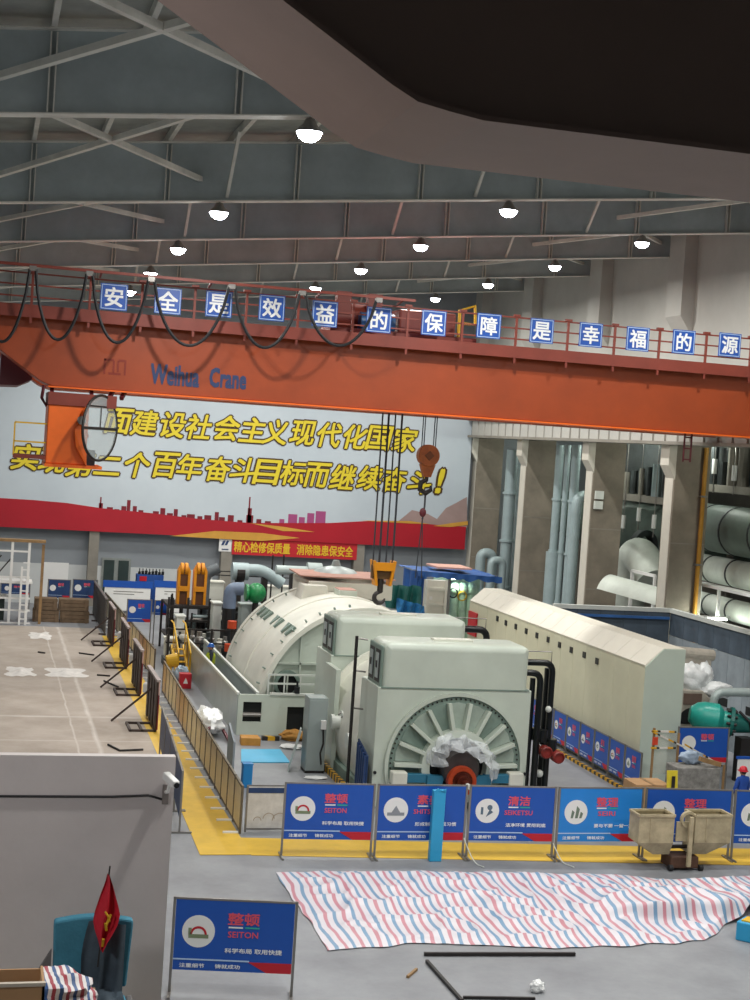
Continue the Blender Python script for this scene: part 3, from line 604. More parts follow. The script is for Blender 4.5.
# ---- generator
gen = thing('generator', (XC, 44.5, 0), 'pale green generator with an open ribbed end ring and plastic-wrapped shaft', 'generator')
def cooler(y0, y1, nm):
    part(gen, 'end_housing', MB().box(11.24, 15.9, y0+0.03, y1+0.35, 0, 3.45), gen_green, bevel=0.02)
    hw = [(11.36,3.46),(11.36,4.5)]+[(11.36+0.24-0.24*cos(t), 4.5+0.24*sin(t)) for t in (0.4,0.8,1.2,1.57)]+[(15.78-0.24+0.24*sin(t), 4.5+0.24*cos(t)) for t in (0,0.4,0.8,1.2,1.57)]+[(15.78,3.46)]
    def inset(d): return [(min(max(x,11.36+d),15.78-d), 3.46 if z < 3.5 else min(z,4.74-d)) for x, z in hw]
    rows = [(y0,inset(0.22)),(y0+0.03,inset(0.1)),(y0+0.1,inset(0.03)),(y0+0.22,inset(0)),(y1-0.15,inset(0)),(y1,inset(0.12))]
    mm = MB(); nn = len(hw)
    for yy, pr in rows: mm.v += [Vector((x,yy,z)) for x, z in pr]
    for r_ in range(len(rows)-1): mm.f += [(r_*nn+i,r_*nn+(i+1)%nn,(r_+1)*nn+(i+1)%nn,(r_+1)*nn+i) for i in range(nn)]
    mm.f += [tuple(range(nn)), tuple(range(5*nn,6*nn))]
    hd = part(gen, 'cooler_hood', mm, gen_green, smooth=True)
    part(hd, 'seam', MB().box(11.33, 15.81, y0-0.005, y1+0.012, 3.43, 3.465), gen_dark)
    fr = part(gen, 'louvre_frame', MB().box(11.3, 11.37, y0+0.1, y1-0.1, 3.4, 4.62), gen_dark, bevel=0.04)
    for k in range(2):
        ya = y0+0.22+k*(y1-y0-0.3)/2
        part(fr, 'louvre_opening', MB().box(11.29, 11.31, ya, ya+(y1-y0-0.6)/2, 3.55, 4.48), black)
        part(fr, 'louvre_slat', MB().box(11.27, 11.29, ya+0.12, ya+(y1-y0-0.6)/2-0.1, 3.66, 4.38), pipe_grey); part(fr, 'louvre_latch', MB().box(11.25, 11.27, ya+0.2, ya+0.3, 3.95, 4.15), black)
    part(gen, 'top_scrap', MB().box(13.0, 14.2, y0+0.6, y0+1.0, 4.74, 4.8), gen_white)
cooler(41.0, 42.6, 'a'); cooler(47.0, 48.8, 'b')
part(gen, 'barrel', MB().cyl((XC,42.9,1.3), (XC,47.1,1.3), 2.42, n=48), gen_white, smooth=True)
part(gen, 'barrel_ring', MB().lathe([(2.42,0),(2.62,0),(2.62,0.18),(2.42,0.18)], (XC,46.7,1.3), (0,1,0), 48), gen_white, smooth=True)
part(gen, 'foundation', MB().box(11.2, 15.98, 41.2, 49.4, 0, 0.35), gen_dark)
part(gen, 'side_plate', MB().box(11.1, 11.25, 45.6, 47.2, 0, 3.2), gen_green)
# end ring on the front face
YG = 40.99; zc = 1.25
part(gen, 'ring_recess', MB().cyl((XC+0.05,YG-0.02,zc), (XC+0.05,YG+0.1,zc), 2.05, n=64), gen_dark)
rim = part(gen, 'ring_rim', MB().lathe([(2.0,0.05),(2.0,-0.1),(2.1,-0.1),(2.1,0.05)], (XC+0.05,YG,zc), (0,1,0), 64), gen_green, smooth=True)
bolt = None
for k in range(44):
    t = pi*(k+0.5)/44*1.06-0.03*pi
    p = Vector((XC+0.05+1.92*cos(t), YG-0.06, zc+1.92*sin(t)))
    if bolt is None: bolt = part(gen, 'bolt', MB().cyl(p, p+Vector((0,0.06,0)), 0.026, n=6), steel_dark); p0 = p
    else: share(gen, 'bolt', bolt.data, p-p0)
for k in range(10):
    t = radians(1+178*k/9); d = Vector((cos(t), 0, sin(t))); n_ = Vector((-sin(t), 0, cos(t)))
    c0 = Vector((XC+0.05, 0, zc)); a = c0+d*1.02; b = c0+d*(1.84)
    a.y = YG-0.22; b.y = YG-0.12
    part(gen, 'rib', MB().bar(a, b, 0.11, 0.3, up=(0,1,0)), gen_green, bevel=0.01, seg=1)
    if k < 9:
        t0, t1 = radians(1+178*k/9+2.6), radians(1+178*(k+1)/9-2.6); tm = (t0+t1)/2
        q = [c0+Vector((cos(tt)*r, 0, sin(tt)*r)) for tt, r in ((t0,1.06),(t0,1.8),(tm,1.83),(t1,1.8),(t1,1.06))]
        part(gen, 'ring_panel', MB().prism([(v.x, YG-0.06, v.z) for v in q], (0,0.03,0)), gen_dark if k in (2, 5, 7) else mat('ring_panel_green', '#a3b1a6', 0.45, 0, 0.1, 1.5))
part(gen, 'inner_ring', MB().lathe([(0.86,0.05),(0.86,-0.42),(1.08,-0.36),(1.08,0.05)], (XC+0.05,YG,zc), (0,1,0), 48), gen_green, smooth=True)
part(gen, 'inner_dark', MB().cyl((XC+0.05,YG-0.05,zc), (XC+0.05,YG-0.03,zc), 0.87, n=40), dark_hole)
bp_ = part(gen, 'bearing_pedestal', MB().lathe([(0.0,0),(0.5,0),(0.56,0.1),(0.56,0.55),(0.5,0.7),(0,0.7)], (XC+0.05,YG-0.75,zc+0.02), (0,1,0), 32), mat('bearing_dark', '#3a3433', 0.5, 0, 0.15, 4), smooth=True)
for s in (-1, 1):
    part(gen, 'support_arm', MB().box(min(XC+0.05+s*0.8, XC+0.05+s*1.75), max(XC+0.05+s*0.8, XC+0.05+s*1.75), YG-0.5, YG-0.28, zc-0.42, zc-0.18), bar_teal, bevel=0.01)
    part(gen, 'support_foot', MB().prism([(XC+0.05+s*0.45,YG-0.6,zc-0.2),(XC+0.05+s*0.95,YG-0.6,zc-0.2),(XC+0.05+s*0.95,YG-0.6,0),(XC+0.05+s*0.7,YG-0.6,0)], (0,0.2,0)), bar_teal)
    part(gen, 'arm_clamp', MB().box(XC+0.05+s*1.75-0.22, XC+0.05+s*1.75+0.22, YG-0.55, YG-0.2, zc-0.48, zc-0.12), gen_white, bevel=0.03)
part(gen, 'end_box', MB().box(15.0, 15.4, YG-0.5, YG-0.1, 0.3, 0.75), gen_white)
for s, xx in ((1, 15.85), (-1, 11.3)):
    for zz in (0.6, 1.0): part(gen, 'stud', MB().cyl((xx,YG-0.02,zz), (xx,YG+0.02,zz), 0.05, n=8), black)
sh = part(gen, 'shaft', MB().lathe([(0,0),(0.1,0),(0.1,0.25),(0.2,0.25),(0.2,0.45),(0.3,0.45),(0.32,0.75),(0.3,1.4)], (XC+0.03,39.6,zc-0.28), (0,1,0), 28), mat('shaft_brown', '#5a2418', 0.3, 0.4, 0.1, 5), smooth=True)
part(sh, 'slip_ring', MB().lathe([(0.28,0),(0.42,0.0),(0.44,0.12),(0.42,0.26),(0.28,0.26)], (XC+0.03,40.05,zc-0.28), (0,1,0), 32), copper_red, smooth=True)
part(sh, 'tip', MB().cyl((XC+0.03,39.35,zc-0.28), (XC+0.03,39.62,zc-0.28), 0.07, n=10), pipe_white)
random.seed(5)
def wrap(u, v):
    t = radians(12+(170 if v < 0.5 else 155)*u); r = 0.62+0.42*v+0.12*sin(u*8); p = Vector((XC+0.1-cos(t)*r, YG-0.82+0.34*v*v, zc+0.0+sin(t)*r*0.95-(0.55*max(0,u-0.8)*4 if v > 0.2 else 0)))
    n_ = noise.noise_vector(p*4.3)*0.17; return p+n_
part(gen, 'plastic_wrap', MB().sheet(wrap, 34, 8), plastic, label='clear crumpled plastic sheet')
# pipe stubs, ladder pipe and sheet on the near side of the generator
for px, py, yy in ((340, 722, 45.2), (356, 741, 43.6)):
    c = FX(px, py, 11.0)
    c = FY(px, py, yy)
    o = part(gen, 'pipe_stub', MB().cyl((c.x-0.25,yy,c.z), (c.x+0.7,yy,c.z), 0.2, n=16), pipe_white, smooth=True)
    part(o, 'flange', MB().cyl((c.x+0.02,yy,c.z), (c.x+0.14,yy,c.z), 0.36, n=18), pipe_white)
    part(o, 'flange', MB().cyl((c.x-0.3,yy,c.z), (c.x-0.2,yy,c.z), 0.24, n=18), pipe_white)
    for k in range(8):
        t = 2*pi*k/8; part(o, 'bolt', MB().cyl((c.x-0.02,yy+0.28*cos(t),c.z+0.28*sin(t)), (c.x+0.18,yy+0.28*cos(t),c.z+0.28*sin(t)), 0.03, n=6), steel)
c0 = FY(357, 636, 42.35); c1 = FY(343, 778, 42.35)
lp = thing('vent_pipe', (c1.x, 42.35, 0), 'thin grey vertical vent pipe with side arms standing beside the generator', 'pipe')
part(lp, 'riser', MB().cyl((c0.x,42.35,0), (c0.x,42.35,c0.z), 0.05, n=8), steel_dark)
for zz, l_ in ((c0.z-0.05, 0.5), (c0.z-1.0, 0.55), (c0.z-2.1, 0.45)): part(lp, 'arm', MB().tube([(c0.x,42.35,zz),(c0.x+0.05,42.35,zz-0.02),(min(c0.x+l_,11.19),42.35,zz-0.05)], 0.03, 6), steel)
c = FZ(362, 790); c = Vector((11.25, 41.7, 0))
bsh = thing('corrugated_sheet', (11.05, 41.9, 0), 'dark blue corrugated steel sheet leaning beside the generator foot', 'sheet')
for k in range(5): part(bsh, 'rib', MB().box(11.0, 11.06, 41.1+k*0.22, 41.2+k*0.22, 0, 1.45+k*0.05), blue_dark)
part(bsh, 'sheet', MB().prism([(11.06,41.08,0),(11.06,42.22,0),(11.06,42.22,1.72),(11.06,41.08,1.45)], (0.05,0,0)), mat('blue_deep', '#17335c', 0.5, 0, 0.1, 3))
# ---- low-pressure turbine
ZL, RL = 0.7, 3.77
lpt = thing('turbine_casing', (XC, 55.5, 0), 'large cream half-cylinder turbine hood with bracketed seam behind the generator', 'turbine')
part(lpt, 'hood', MB().lathe([(RL,0),(RL+0.05,0.0),(RL+0.05,0.45),(RL,0.47),(RL,3.6),(RL+0.05,3.62),(RL+0.05,4.0),(RL,4.02),(RL,7.5),(RL+0.04,7.52),(RL+0.04,7.9),(RL-0.3,7.9)], (XC,51.5,ZL), (0,1,0), 72, 0, pi, ref=(1,0,0)) if False else
     MB().lathe([(RL-0.12,0),(RL+0.05,0.0),(RL+0.05,0.45),(RL,0.47),(RL,3.6),(RL+0.05,3.62),(RL+0.05,4.0),(RL,4.02),(RL,7.5),(RL+0.04,7.52),(RL+0.04,7.9),(0.1,7.9)], (XC,51.5,ZL), (0,1,0), 72, -pi/2-pi/2, 0, ref=(1,0,0)), gen_white, smooth=True)
q = [(XC+(RL-0.02)*cos(pi*k/48), 51.8, ZL+(RL-0.02)*sin(pi*k/48)) for k in range(49)]
part(lpt, 'end_wall', MB().prism(q, (0,0.1,0)), gen_green)
for x in (10.35, 11.25, 12.15): part(lpt, 'stiffener', MB().box(x-0.03, x+0.03, 51.68, 51.8, ZL, ZL+sqrt((RL-0.1)**2-(x-XC)**2)), gen_green)
part(lpt, 'stiffener', MB().box(10.3, 16.9, 51.68, 51.8, 2.4, 2.47), gen_green)
mc = FY(287, 684, 51.7)
mh = part(lpt, 'manhole', MB().lathe([(0.36,0.1),(0.36,-0.12),(0.48,-0.12),(0.5,0.1)], (mc.x,51.75,mc.z), (0,1,0), 28), gen_dark, smooth=True)
part(mh, 'opening', MB().cyl((mc.x,51.74,mc.z), (mc.x,51.78,mc.z), 0.37, n=28), dark_hole); part(mh, 'bar', MB().box(mc.x-0.03, mc.x+0.03, 51.66, 51.7, mc.z-0.36, mc.z+0.36), gen_green)
# bracketed seam
t = radians(134)
for k in range(9):
    if k in (2, 5): continue
    y = 52.6+k*0.72; p = Vector((XC+RL*cos(t), y, ZL+RL*sin(t))); d = Vector((cos(t),0,sin(t))); s_ = Vector((-sin(t),0,cos(t)))
    part(lpt, 'bracket', MB().prism([p+s_*0.18+Vector((0,-0.06,0)), p+s_*0.18+Vector((0,0.06,0)), p-s_*0.28+Vector((0,0.24,0)), p-s_*0.28+Vector((0,0.1,0)), p-s_*0.05+Vector((0,0.0,0)), p-s_*0.28+Vector((0,-0.1,0)), p-s_*0.28+Vector((0,-0.24,0))], d*0.09), gen_dark)
lug = None
for yy in (52.3, 58.6):
    for k in range(9):
        t = radians(98+8.5*k); d = Vector((cos(t),0,sin(t))); p = Vector((XC,yy,ZL))+d*RL
        part(lpt, 'lug', MB().bar(p-d*0.02, p+d*0.1, 0.05, 0.16, up=(0,1,0)), gen_dark)
# crossover base on top, with pink felt laid over it
xo = part(lpt, 'crossover_base', MB().box(12.6, 16.0, 57.2, 60.4, 4.2, 4.86), gen_white, bevel=0.05)
part(xo, 'flange', MB().cyl((14.6,58.8,4.86), (14.6,58.8,4.98), 1.35, n=40), gen_white)
part(lpt, 'side_block', MB().prism([(12.15,56.6,4.1),(13.3,56.6,4.1),(13.2,56.6,4.75),(12.3,56.6,4.75)], (0,1.2,0)), gen_white, bevel=0.03)
part(lpt, 'side_block', MB().box(13.5, 14.2, 55.8, 56.8, 4.4, 4.68), gen_green, bevel=0.02)
f = solo('felt_cover', MB().prism([tuple(FY(*p, 58.6)) for p in ()] or [(12.3,57.5,5.0),(13.3,57.3,5.0),(16.1,57.2,5.0),(16.1,60.2,5.0),(12.4,60.3,5.0)], (0,0,0.05)), felt_pink, 'pink felt sheet laid flat over the turbine crossover opening', 'cover')
solo('felt_cover', MB().box(13.52, 14.18, 55.85, 56.75, 4.68, 4.71), felt_pink, 'small pink felt patch on the block below the larger felt', 'cover')
solo('crossover_cap', MB().lathe([(0,0.5),(0.12,0.48),(0.2,0.25),(0.75,0.12),(0.9,0)], (14.2,59.6,5.05), (0,0,1), 24), pipe_grey, 'low conical grey cap standing on the pink felt sheet', 'cap', smooth=True)
# ---- walls round the turbine pit
pit = thing('pit_enclosure', (10.3, 51, 0), 'pale grey panel enclosure with two dark openings in front of the turbine hood', 'enclosure')
def wall_holes(x0, x1, z1, holes):
    xs = [x0]
    for h in holes: xs += [h[0], h[1]]
    xs.append(x1); m = MB()
    for i in range(0, len(xs), 2): m.box(xs[i], xs[i+1], 51.0, 51.1, 0, z1)
    for a, b, c, d in holes:
        if c > 0: m.box(a, b, 51.0, 51.1, 0, c)
        m.box(a, b, 51.0, 51.1, d, z1)
    return m
zt = 1.42
h1 = (FY(243,710,51).x, FY(261.5,710,51).x, FY(252,722,51).z, FY(252,702,51).z); h2 = (FY(287,715,51).x, FY(304,715,51).x, 0.0, FY(296,707,51).z)
part(pit, 'front_panel', wall_holes(9.0, 11.9, zt, [h1, h2]), gen_green)
part(pit, 'front_rail', MB().box(10.1, 11.9, 50.95, 51.1, zt, zt+0.07), pipe_white)
part(pit, 'opening_shade', MB().box(h1[0]-0.1, h2[1]+0.1, 51.12, 51.16, 0, zt-0.05), dark_hole)  # black sheet stands in for the shade inside the openings
part(pit, 'duct', MB().cyl((h1[0],51.06,h1[2]+0.25), (h1[1],51.06,h1[2]+0.25), 0.08, n=10), steel)
for k in range(8):
    y0 = 51.05+k*1.62
    part(pit, 'side_panel', MB().box(8.97, 9.02, y0+0.01, y0+1.6, 0, 1.38), mat('panel_grey', '#a9b2b0', 0.3, 0, 0.05, 1))
    part(pit, 'inner_panel', MB().box(9.68, 9.72, y0+0.35, y0+1.95, 0, 1.38), MATS['panel_grey'])
part(pit, 'top_rail', MB().bar((8.99,51,1.44), (8.99,64.2,1.44), 0.09), pipe_white); part(pit, 'top_rail', MB().bar((9.7,51.2,1.44), (9.7,64.3,1.44), 0.09), pipe_white)
zr = FY(290, 675, 51.3).z
for zz in (zr, (zr+zt)/2+0.02): part(pit, 'hand_rail', MB().bar((FY(268,690,51.3).x,51.3,zz), (FY(318,690,51.3).x,51.3,zz), 0.06), pipe_white)
for px in (268, 284, 300, 317): x = FY(px, 688, 51.3).x; part(pit, 'rail_post', MB().bar((x,51.3,zt-0.02), (x,51.3,zr), 0.05), pipe_white)
c = FY(296, 694, 51.15); solo('bottle', MB().cyl((c.x,51.02,zt+0.073), (c.x,51.02,zt+0.3), 0.1, n=10).cyl((c.x,51.02,zt+0.3), (c.x,51.02,zt+0.5), 0.04, n=8), black, 'black bottle standing on the white rail of the pit', 'bottle')
# ---- black cooling pipes at the generator's right
YP = 42.6
def V(px, py, y=YP): return FY(px, py, y)
bpz = thing('pipe_bank', (V(543,785).x, YP, 0), 'bank of tall black elbowed pipes with valves beside the generator', 'pipes')
a = V(553, 663); xg = 15.82
part(bpz, 'pipe', MB().tube([(xg,YP,a.z),(a.x,YP,a.z),(a.x,YP,0)], 0.1, 12, bend=0.3), pipe_black, smooth=True)
a = V(541, 673, YP-0.35); part(bpz, 'pipe', MB().tube([(xg,YP-0.35,a.z),(a.x,YP-0.35,a.z),(a.x,YP-0.35,0)], 0.1, 12, bend=0.3), pipe_black, smooth=True)
for px, yy, tp in ((533, YP-0.2, 678), (547.5, YP+0.3, 668)): a = V(px, tp, yy); part(bpz, 'pipe', MB().cyl((a.x,yy,0), (a.x,yy,a.z), 0.085, n=12), pipe_black, smooth=True)
for px, py in ((535, 733), (541, 735), (550, 744)): a = V(px, py, YP-0.1); part(bpz, 'coupling', MB().cyl((a.x,YP-0.2,a.z-0.18), (a.x,YP-0.2,a.z+0.18), 0.17, n=12), pipe_black)
for px, py in ((544, 751), (556, 756)):
    a = V(px, py, YP-0.3); o = part(bpz, 'valve', MB().cyl((a.x,YP-0.5,a.z), (a.x,YP-0.1,a.z), 0.17, n=12).ball((a.x,YP-0.3,a.z), 0.19), valve_red, smooth=True); part(o, 'handwheel', MB().lathe([(0.15,0),(0.19,0.03),(0.15,0.06),(0.15,0)], (a.x,YP-0.58,a.z), (0,1,0), 16), valve_red)
a = V(546, 708); part(bpz, 'gauge', MB().ball((a.x,YP-0.2,a.z), 0.1), pipe_white)
a = V(537, 772); part(bpz, 'gauge', MB().ball((a.x,YP-0.2,a.z), 0.12), pipe_white)
m = MB(); z0 = V(553, 657).z
m.tube([(xg,YP+0.4,z0+0.1),(V(557,652).x,YP+0.4,z0+0.1),(V(557,652).x,YP+0.4,z0-0.4)], 0.02, 6); part(bpz, 'guard_wire', m, steel)
# rear pair of black pipes by the second hood
a = FY(466, 629, 48.4); b = FY(487, 634, 48.4)
rp = thing('pipe_bank', (b.x, 48.4, 0), 'short black elbow pipe beside the rear generator hood and red board', 'pipes')
part(rp, 'pipe', MB().tube([(15.8,48.4,a.z),(b.x,48.4,a.z),(b.x,48.4,0)], 0.12, 12, bend=0.35), pipe_black, smooth=True)
part(rp, 'guard_wire', MB().tube([(15.84,48.6,a.z+0.1),(15.84,48.6,a.z+0.35),(b.x,48.6,a.z+0.35),(b.x,48.6,a.z)], 0.02, 6), steel)
# ---- long cream cover
XF = 20.6; YE = 43.45; YEE = 61.2; NP = 15; pw = (YEE-YE)/NP
cov = thing('machine_cover', (21.3, 52, 0), 'long cream panelled cover with sloping top and small slots', 'cover')
pm = tm = None
for k in range(NP):
    y0 = YE+k*pw
    if pm is None:
        pm = part(cov, 'panel', MB().box(XF, XF+0.06, y0+0.006, y0+pw-0.006, 0.0, 3.93), cover_cream, bevel=0.008, seg=1)
        tm = part(cov, 'top_panel', MB().prism([(XF,y0+0.008,3.95),(21.2,y0+0.008,4.5),(21.95,y0+0.008,4.5),(21.95,y0+0.008,4.42),(21.2,y0+0.008,4.42),(XF,y0+0.008,3.87)], (0,pw-0.016,0)), cover_top)
    else: share(cov, 'panel', pm.data, (0,k*pw,0)); share(cov, 'top_panel', tm.data, (0,k*pw,0))
part(cov, 'core', MB().prism([(XF+0.03,YE+0.05,0),(XF+0.03,YE+0.05,3.85),(21.2,YE+0.05,4.42),(21.9,YE+0.05,4.42),(21.9,YE+0.05,0)], (0,YEE-YE-0.1,0)), cover_cream)
part(cov, 'end_panel', MB().prism([(XF+0.01,YE-0.03,0),(XF+0.01,YE-0.03,3.9),(21.2,YE-0.03,4.48),(21.95,YE-0.03,4.48),(21.95,YE-0.03,0)], (0,0.06,0)), cover_end)
part(cov, 'far_panel', MB().prism([(XF+0.01,YEE-0.03,0),(XF+0.01,YEE-0.03,3.9),(21.2,YEE-0.03,4.48),(21.95,YEE-0.03,4.48),(21.95,YEE-0.03,0)], (0,0.06,0)), cover_end)
for px, py in ((497.2,618.7),(505.7,623),(515.6,626.7),(526,631.2),(536.7,635.5),(547.9,639.7),(559.3,645),(571,650),(584,655),(596.7,661.3)):
    p = FX(px, py, XF-0.02); part(cov, 'slot', MB().box(XF-0.03, XF, p.y-0.12, p.y+0.12, p.z-0.1, p.z+0.11), black)
a = FX(474, 624, XF-0.1)
solo('red_board', MB().box(XF-0.066, XF-0.004, 60.0, 61.1, FX(474,636,XF).z, FX(474,612,XF).z), sign_red, 'plain red board fixed at the far end of the cream cover', 'sign')
# ---- grey hoarding at the right
ho = thing('hoarding', (27, 50, 0), 'tall dark grey panel hoarding with pale cap rail behind the teal pump', 'hoarding')
XH = 27.0; ZH = 4.42
hu = hl = None
for k in range(17):
    y0 = 55-1.25*(k+1)
    if hu is None:
        hu = part(ho, 'panel', MB().box(XH, XH+0.06, y0+0.01, y0+1.24, 3.52, ZH), mat('hoarding_dark', '#4a5764', 0.6, 0, 0.16, 0.9)); hl = part(ho, 'panel', MB().box(XH, XH+0.06, y0+0.01, y0+1.24, 0, 3.5), hoard_grey)
    else: share(ho, 'panel', hu.data, (0,-1.25*k,0)); share(ho, 'panel', hl.data, (0,-1.25*k,0))
part(ho, 'cap_rail', MB().box(XH-0.08, XH+0.14, 55-17*1.25, 55.1, ZH, ZH+0.16), hoard_cap)
hb_ = None
for k in range(5):
    x0 = 22.0+1.0*k
    if hb_ is None: hb_ = part(ho, 'back_panel', MB().box(x0+0.01, x0+0.99, 55.0, 55.06, 0, ZH), MATS['hoarding_dark'])
    else: share(ho, 'back_panel', hb_.data, (1.0*k,0,0))
part(ho, 'cap_rail', MB().box(22.0, XH+0.1, 54.95, 55.15, ZH, ZH+0.16), hoard_cap)
z = FY(640, 617, 54.9).z; part(ho, 'blue_rail', MB().bar((22,54.85,z), (26.9,54.85,z), 0.1), mat('rail_blue', '#2d5a94', 0.5))
for k in range(6): p = 41+2.2*k; part(ho, 'opening', MB().box(XH-0.02, XH, p, p+0.8, 1.55, 1.85), dark_hole)
# ---- teal pump and the wrapped valve casing by the hoarding
yt = 45.1; c = FY(706, 717, yt)
tp = thing('pump', (c.x, yt, 0), 'teal pump with bolted flange in front of the grey hoarding', 'pump')
ax = Vector((0.93, -0.35, -0.12)).normalized()
part(tp, 'casing', MB().lathe([(0,-0.55),(0.25,-0.55),(0.42,-0.35),(0.5,-0.1),(0.52,0.35),(0.4,0.5),(0.3,0.55),(0,0.55)], c, ax, 24), teal, smooth=True)
fl = c+ax*0.75
part(tp, 'neck', MB().cyl(c+ax*0.4, fl+ax*0.1, 0.3, 0.36, n=18), teal, smooth=True)
part(tp, 'flange', MB().cyl(fl, fl+ax*0.12, 0.5, n=24), mat('teal_dark', '#176a62', 0.4))
for k in range(10):
    t = 2*pi*k/10; a_ = ax.cross(Vector((0,0,1))).normalized(); b_ = ax.cross(a_); q = fl+(a_*cos(t)+b_*sin(t))*0.4; part(tp, 'bolt', MB().cyl(q-ax*0.12, q+ax*0.22, 0.05, n=6), steel_dark)
part(tp, 'gearbox', MB().cyl(fl+ax*0.12, fl+ax*0.9, 0.36, 0.2, n=16), MATS['teal_dark'], smooth=True)
part(tp, 'stand', MB().box(c.x-0.35, c.x+0.35, yt-0.25, yt+0.3, 0, c.z-0.35), MATS['teal_dark'], bevel=0.03)
part(tp, 'stand', MB().box(fl.x+0.25, fl.x+0.7, fl.y-0.5, fl.y-0.05, 0, c.z-0.55), steel_dark)
part(tp, 'cable', MB().tube([fl+Vector((0.2,-0.3,0.4)), fl+Vector((0.5,-0.5,0.1)), fl+Vector((0.7,-0.4,-0.5)), fl+Vector((0.4,-0.5,-1.2))], 0.05, 6), rubber)
yv = 46.6; c = FY(694, 708, yv)
vc = thing('valve_casing', (c.x, yv, 0), 'beige valve casing with a dark arch, partly wrapped in white plastic', 'machine')
cas = [(c.x-0.75,yv,0),(c.x-0.75,yv,c.z+0.3),(c.x-0.5,yv,c.z+0.62),(c.x+0.3,yv,c.z+0.6),(c.x+0.75,yv,c.z+0.2),(c.x+0.85,yv,0)]
part(vc, 'body', MB().prism(cas, (0,1.2,0)), mat('casing_beige', '#b5ada0', 0.6, 0, 0.15, 2), bevel=0.04)
part(vc, 'arch', MB().prism([(c.x-0.62+0.62*(1-cos(t)) if False else c.x-0.1-0.5*cos(t), yv-0.02, c.z-0.55+0.55*sin(t)) for t in [pi*k/14 for k in range(15)]], (0,0.04,0)), dark_hole)
part(vc, 'cover_plate', MB().box(c.x-0.42, c.x+0.25, yv-0.04, yv, c.z+0.12, c.z+0.5), mat('plate_brown', '#6e5a50', 0.7))
def blob(cc, r, sc, seed):
    m = MB().ball(cc, 1.0, (1,1,1), 30, 20); cc = Vector(cc); out = []
    for p in m.v:
        d = (p-cc); q = Vector((d.x*sc[0], d.y*sc[1], d.z*sc[2]))*r; q *= 1+0.28*noise.noise(d*2.1+Vector((seed,0,0)))+0.12*noise.noise(d*5+Vector((0,seed,0)))+0.06*noise.noise(d*11); out.append(cc+q)
    m.v = out; return m
w1 = FY(688, 680, 47.1); part(vc, 'plastic_wrap', blob(w1, 0.75, (0.95,0.6,0.75), 3), plastic_white, smooth=True)
w1 = FY(704, 675, 47.2); part(vc, 'plastic_wrap', blob(w1, 0.5, (0.6,0.6,0.9), 8), plastic_white, smooth=True)
w1 = FY(716, 690, 47.0); part(vc, 'plastic_wrap', blob(w1, 0.55, (1.2,0.6,0.5), 12), plastic_white, smooth=True)
w1 = FY(695, 652, 47.3); part(vc, 'actuator', MB().cyl((w1.x-0.9,47.3,w1.z), (w1.x+0.7,47.3,w1.z-0.1), 0.2, n=14).box(w1.x-0.4, w1.x+0.6, 47.2, 47.6, w1.z-0.9, w1.z-0.1), MATS['casing_beige'])
a = FY(712, 712, 46.25); b = FY(714, 692, 46.25)
gp = thing('pipe_run', (a.x, 46.25, 0), 'grey elbowed pipe rising behind the teal pump', 'pipe')
part(gp, 'pipe', MB().tube([(b.x,46.25,0),(b.x,46.25,b.z),(26.8,46.25,b.z+0.03)], 0.15, 14, bend=0.4), pipe_grey, smooth=True)
# ================================================================== SIGN BARRIERS
def icon(par, kind, cx, cz, r, y):
    """small picture on the white disc"""
    if kind == 'arch':
        part(par, 'icon', MB().lathe([(r*0.38,0),(r*0.52,0),(r*0.52,0.003),(r*0.38,0.003)], (cx,y,cz-r*0.2), (0,1,0), 14, pi, 2*pi, ref=(1,0,0)), sign_red, local=True)
        part(par, 'icon', MB().box(cx-r*0.6, cx+r*0.62, y, y+0.003, cz-r*0.42, cz-r*0.18).box(cx-r*0.62, cx-r*0.42, y, y+0.003, cz-r*0.2, cz+r*0.2), mat('icon_green', '#7d8a6a', 0.6), local=True)
    elif kind == 'tower':
        m = MB().box(cx-r*0.7, cx+r*0.7, y, y+0.003, cz-r*0.45, cz-r*0.2).prism([(cx-r*0.35,y,cz-r*0.2),(cx,y,cz+r*0.35),(cx+r*0.35,y,cz-r*0.2)], (0,0.003,0)); part(par, 'icon', m, mat('icon_grey', '#8b9096', 0.6), local=True)
    elif kind == 'figure':
        m = MB().lathe([(0,0),(r*0.22,0),(r*0.22,0.003),(0,0.003)], (cx+r*0.2,y,cz+r*0.28), (0,1,0), 12).prism([(cx-r*0.1,y,cz-r*0.5),(cx+r*0.5,y,cz-r*0.1),(cx+r*0.2,y,cz+r*0.15)], (0,0.003,0)).box(cx-r*0.55, cx-r*0.35, y, y+0.003, cz-r*0.3, cz+r*0.3); part(par, 'icon', m, mat('icon_blue_grey', '#5d7080', 0.6), local=True)
    else:
        m = MB()
        for dx, h_, w_ in ((-0.35,0.5,0.1),(0.05,0.75,0.12),(0.4,0.4,0.1)): m.prism([(cx+dx*r-w_*r,y,cz-r*0.5),(cx+dx*r+w_*r,y,cz-r*0.5),(cx+dx*r+w_*2.2*r,y,cz-r*0.5+h_*r),(cx+dx*r,y,cz-r*0.5+h_*1.35*r)], (0,0.003,0))
        part(par, 'icon', m, mat('icon_plant', '#6f7f6e', 0.6), local=True)
_SG = {}
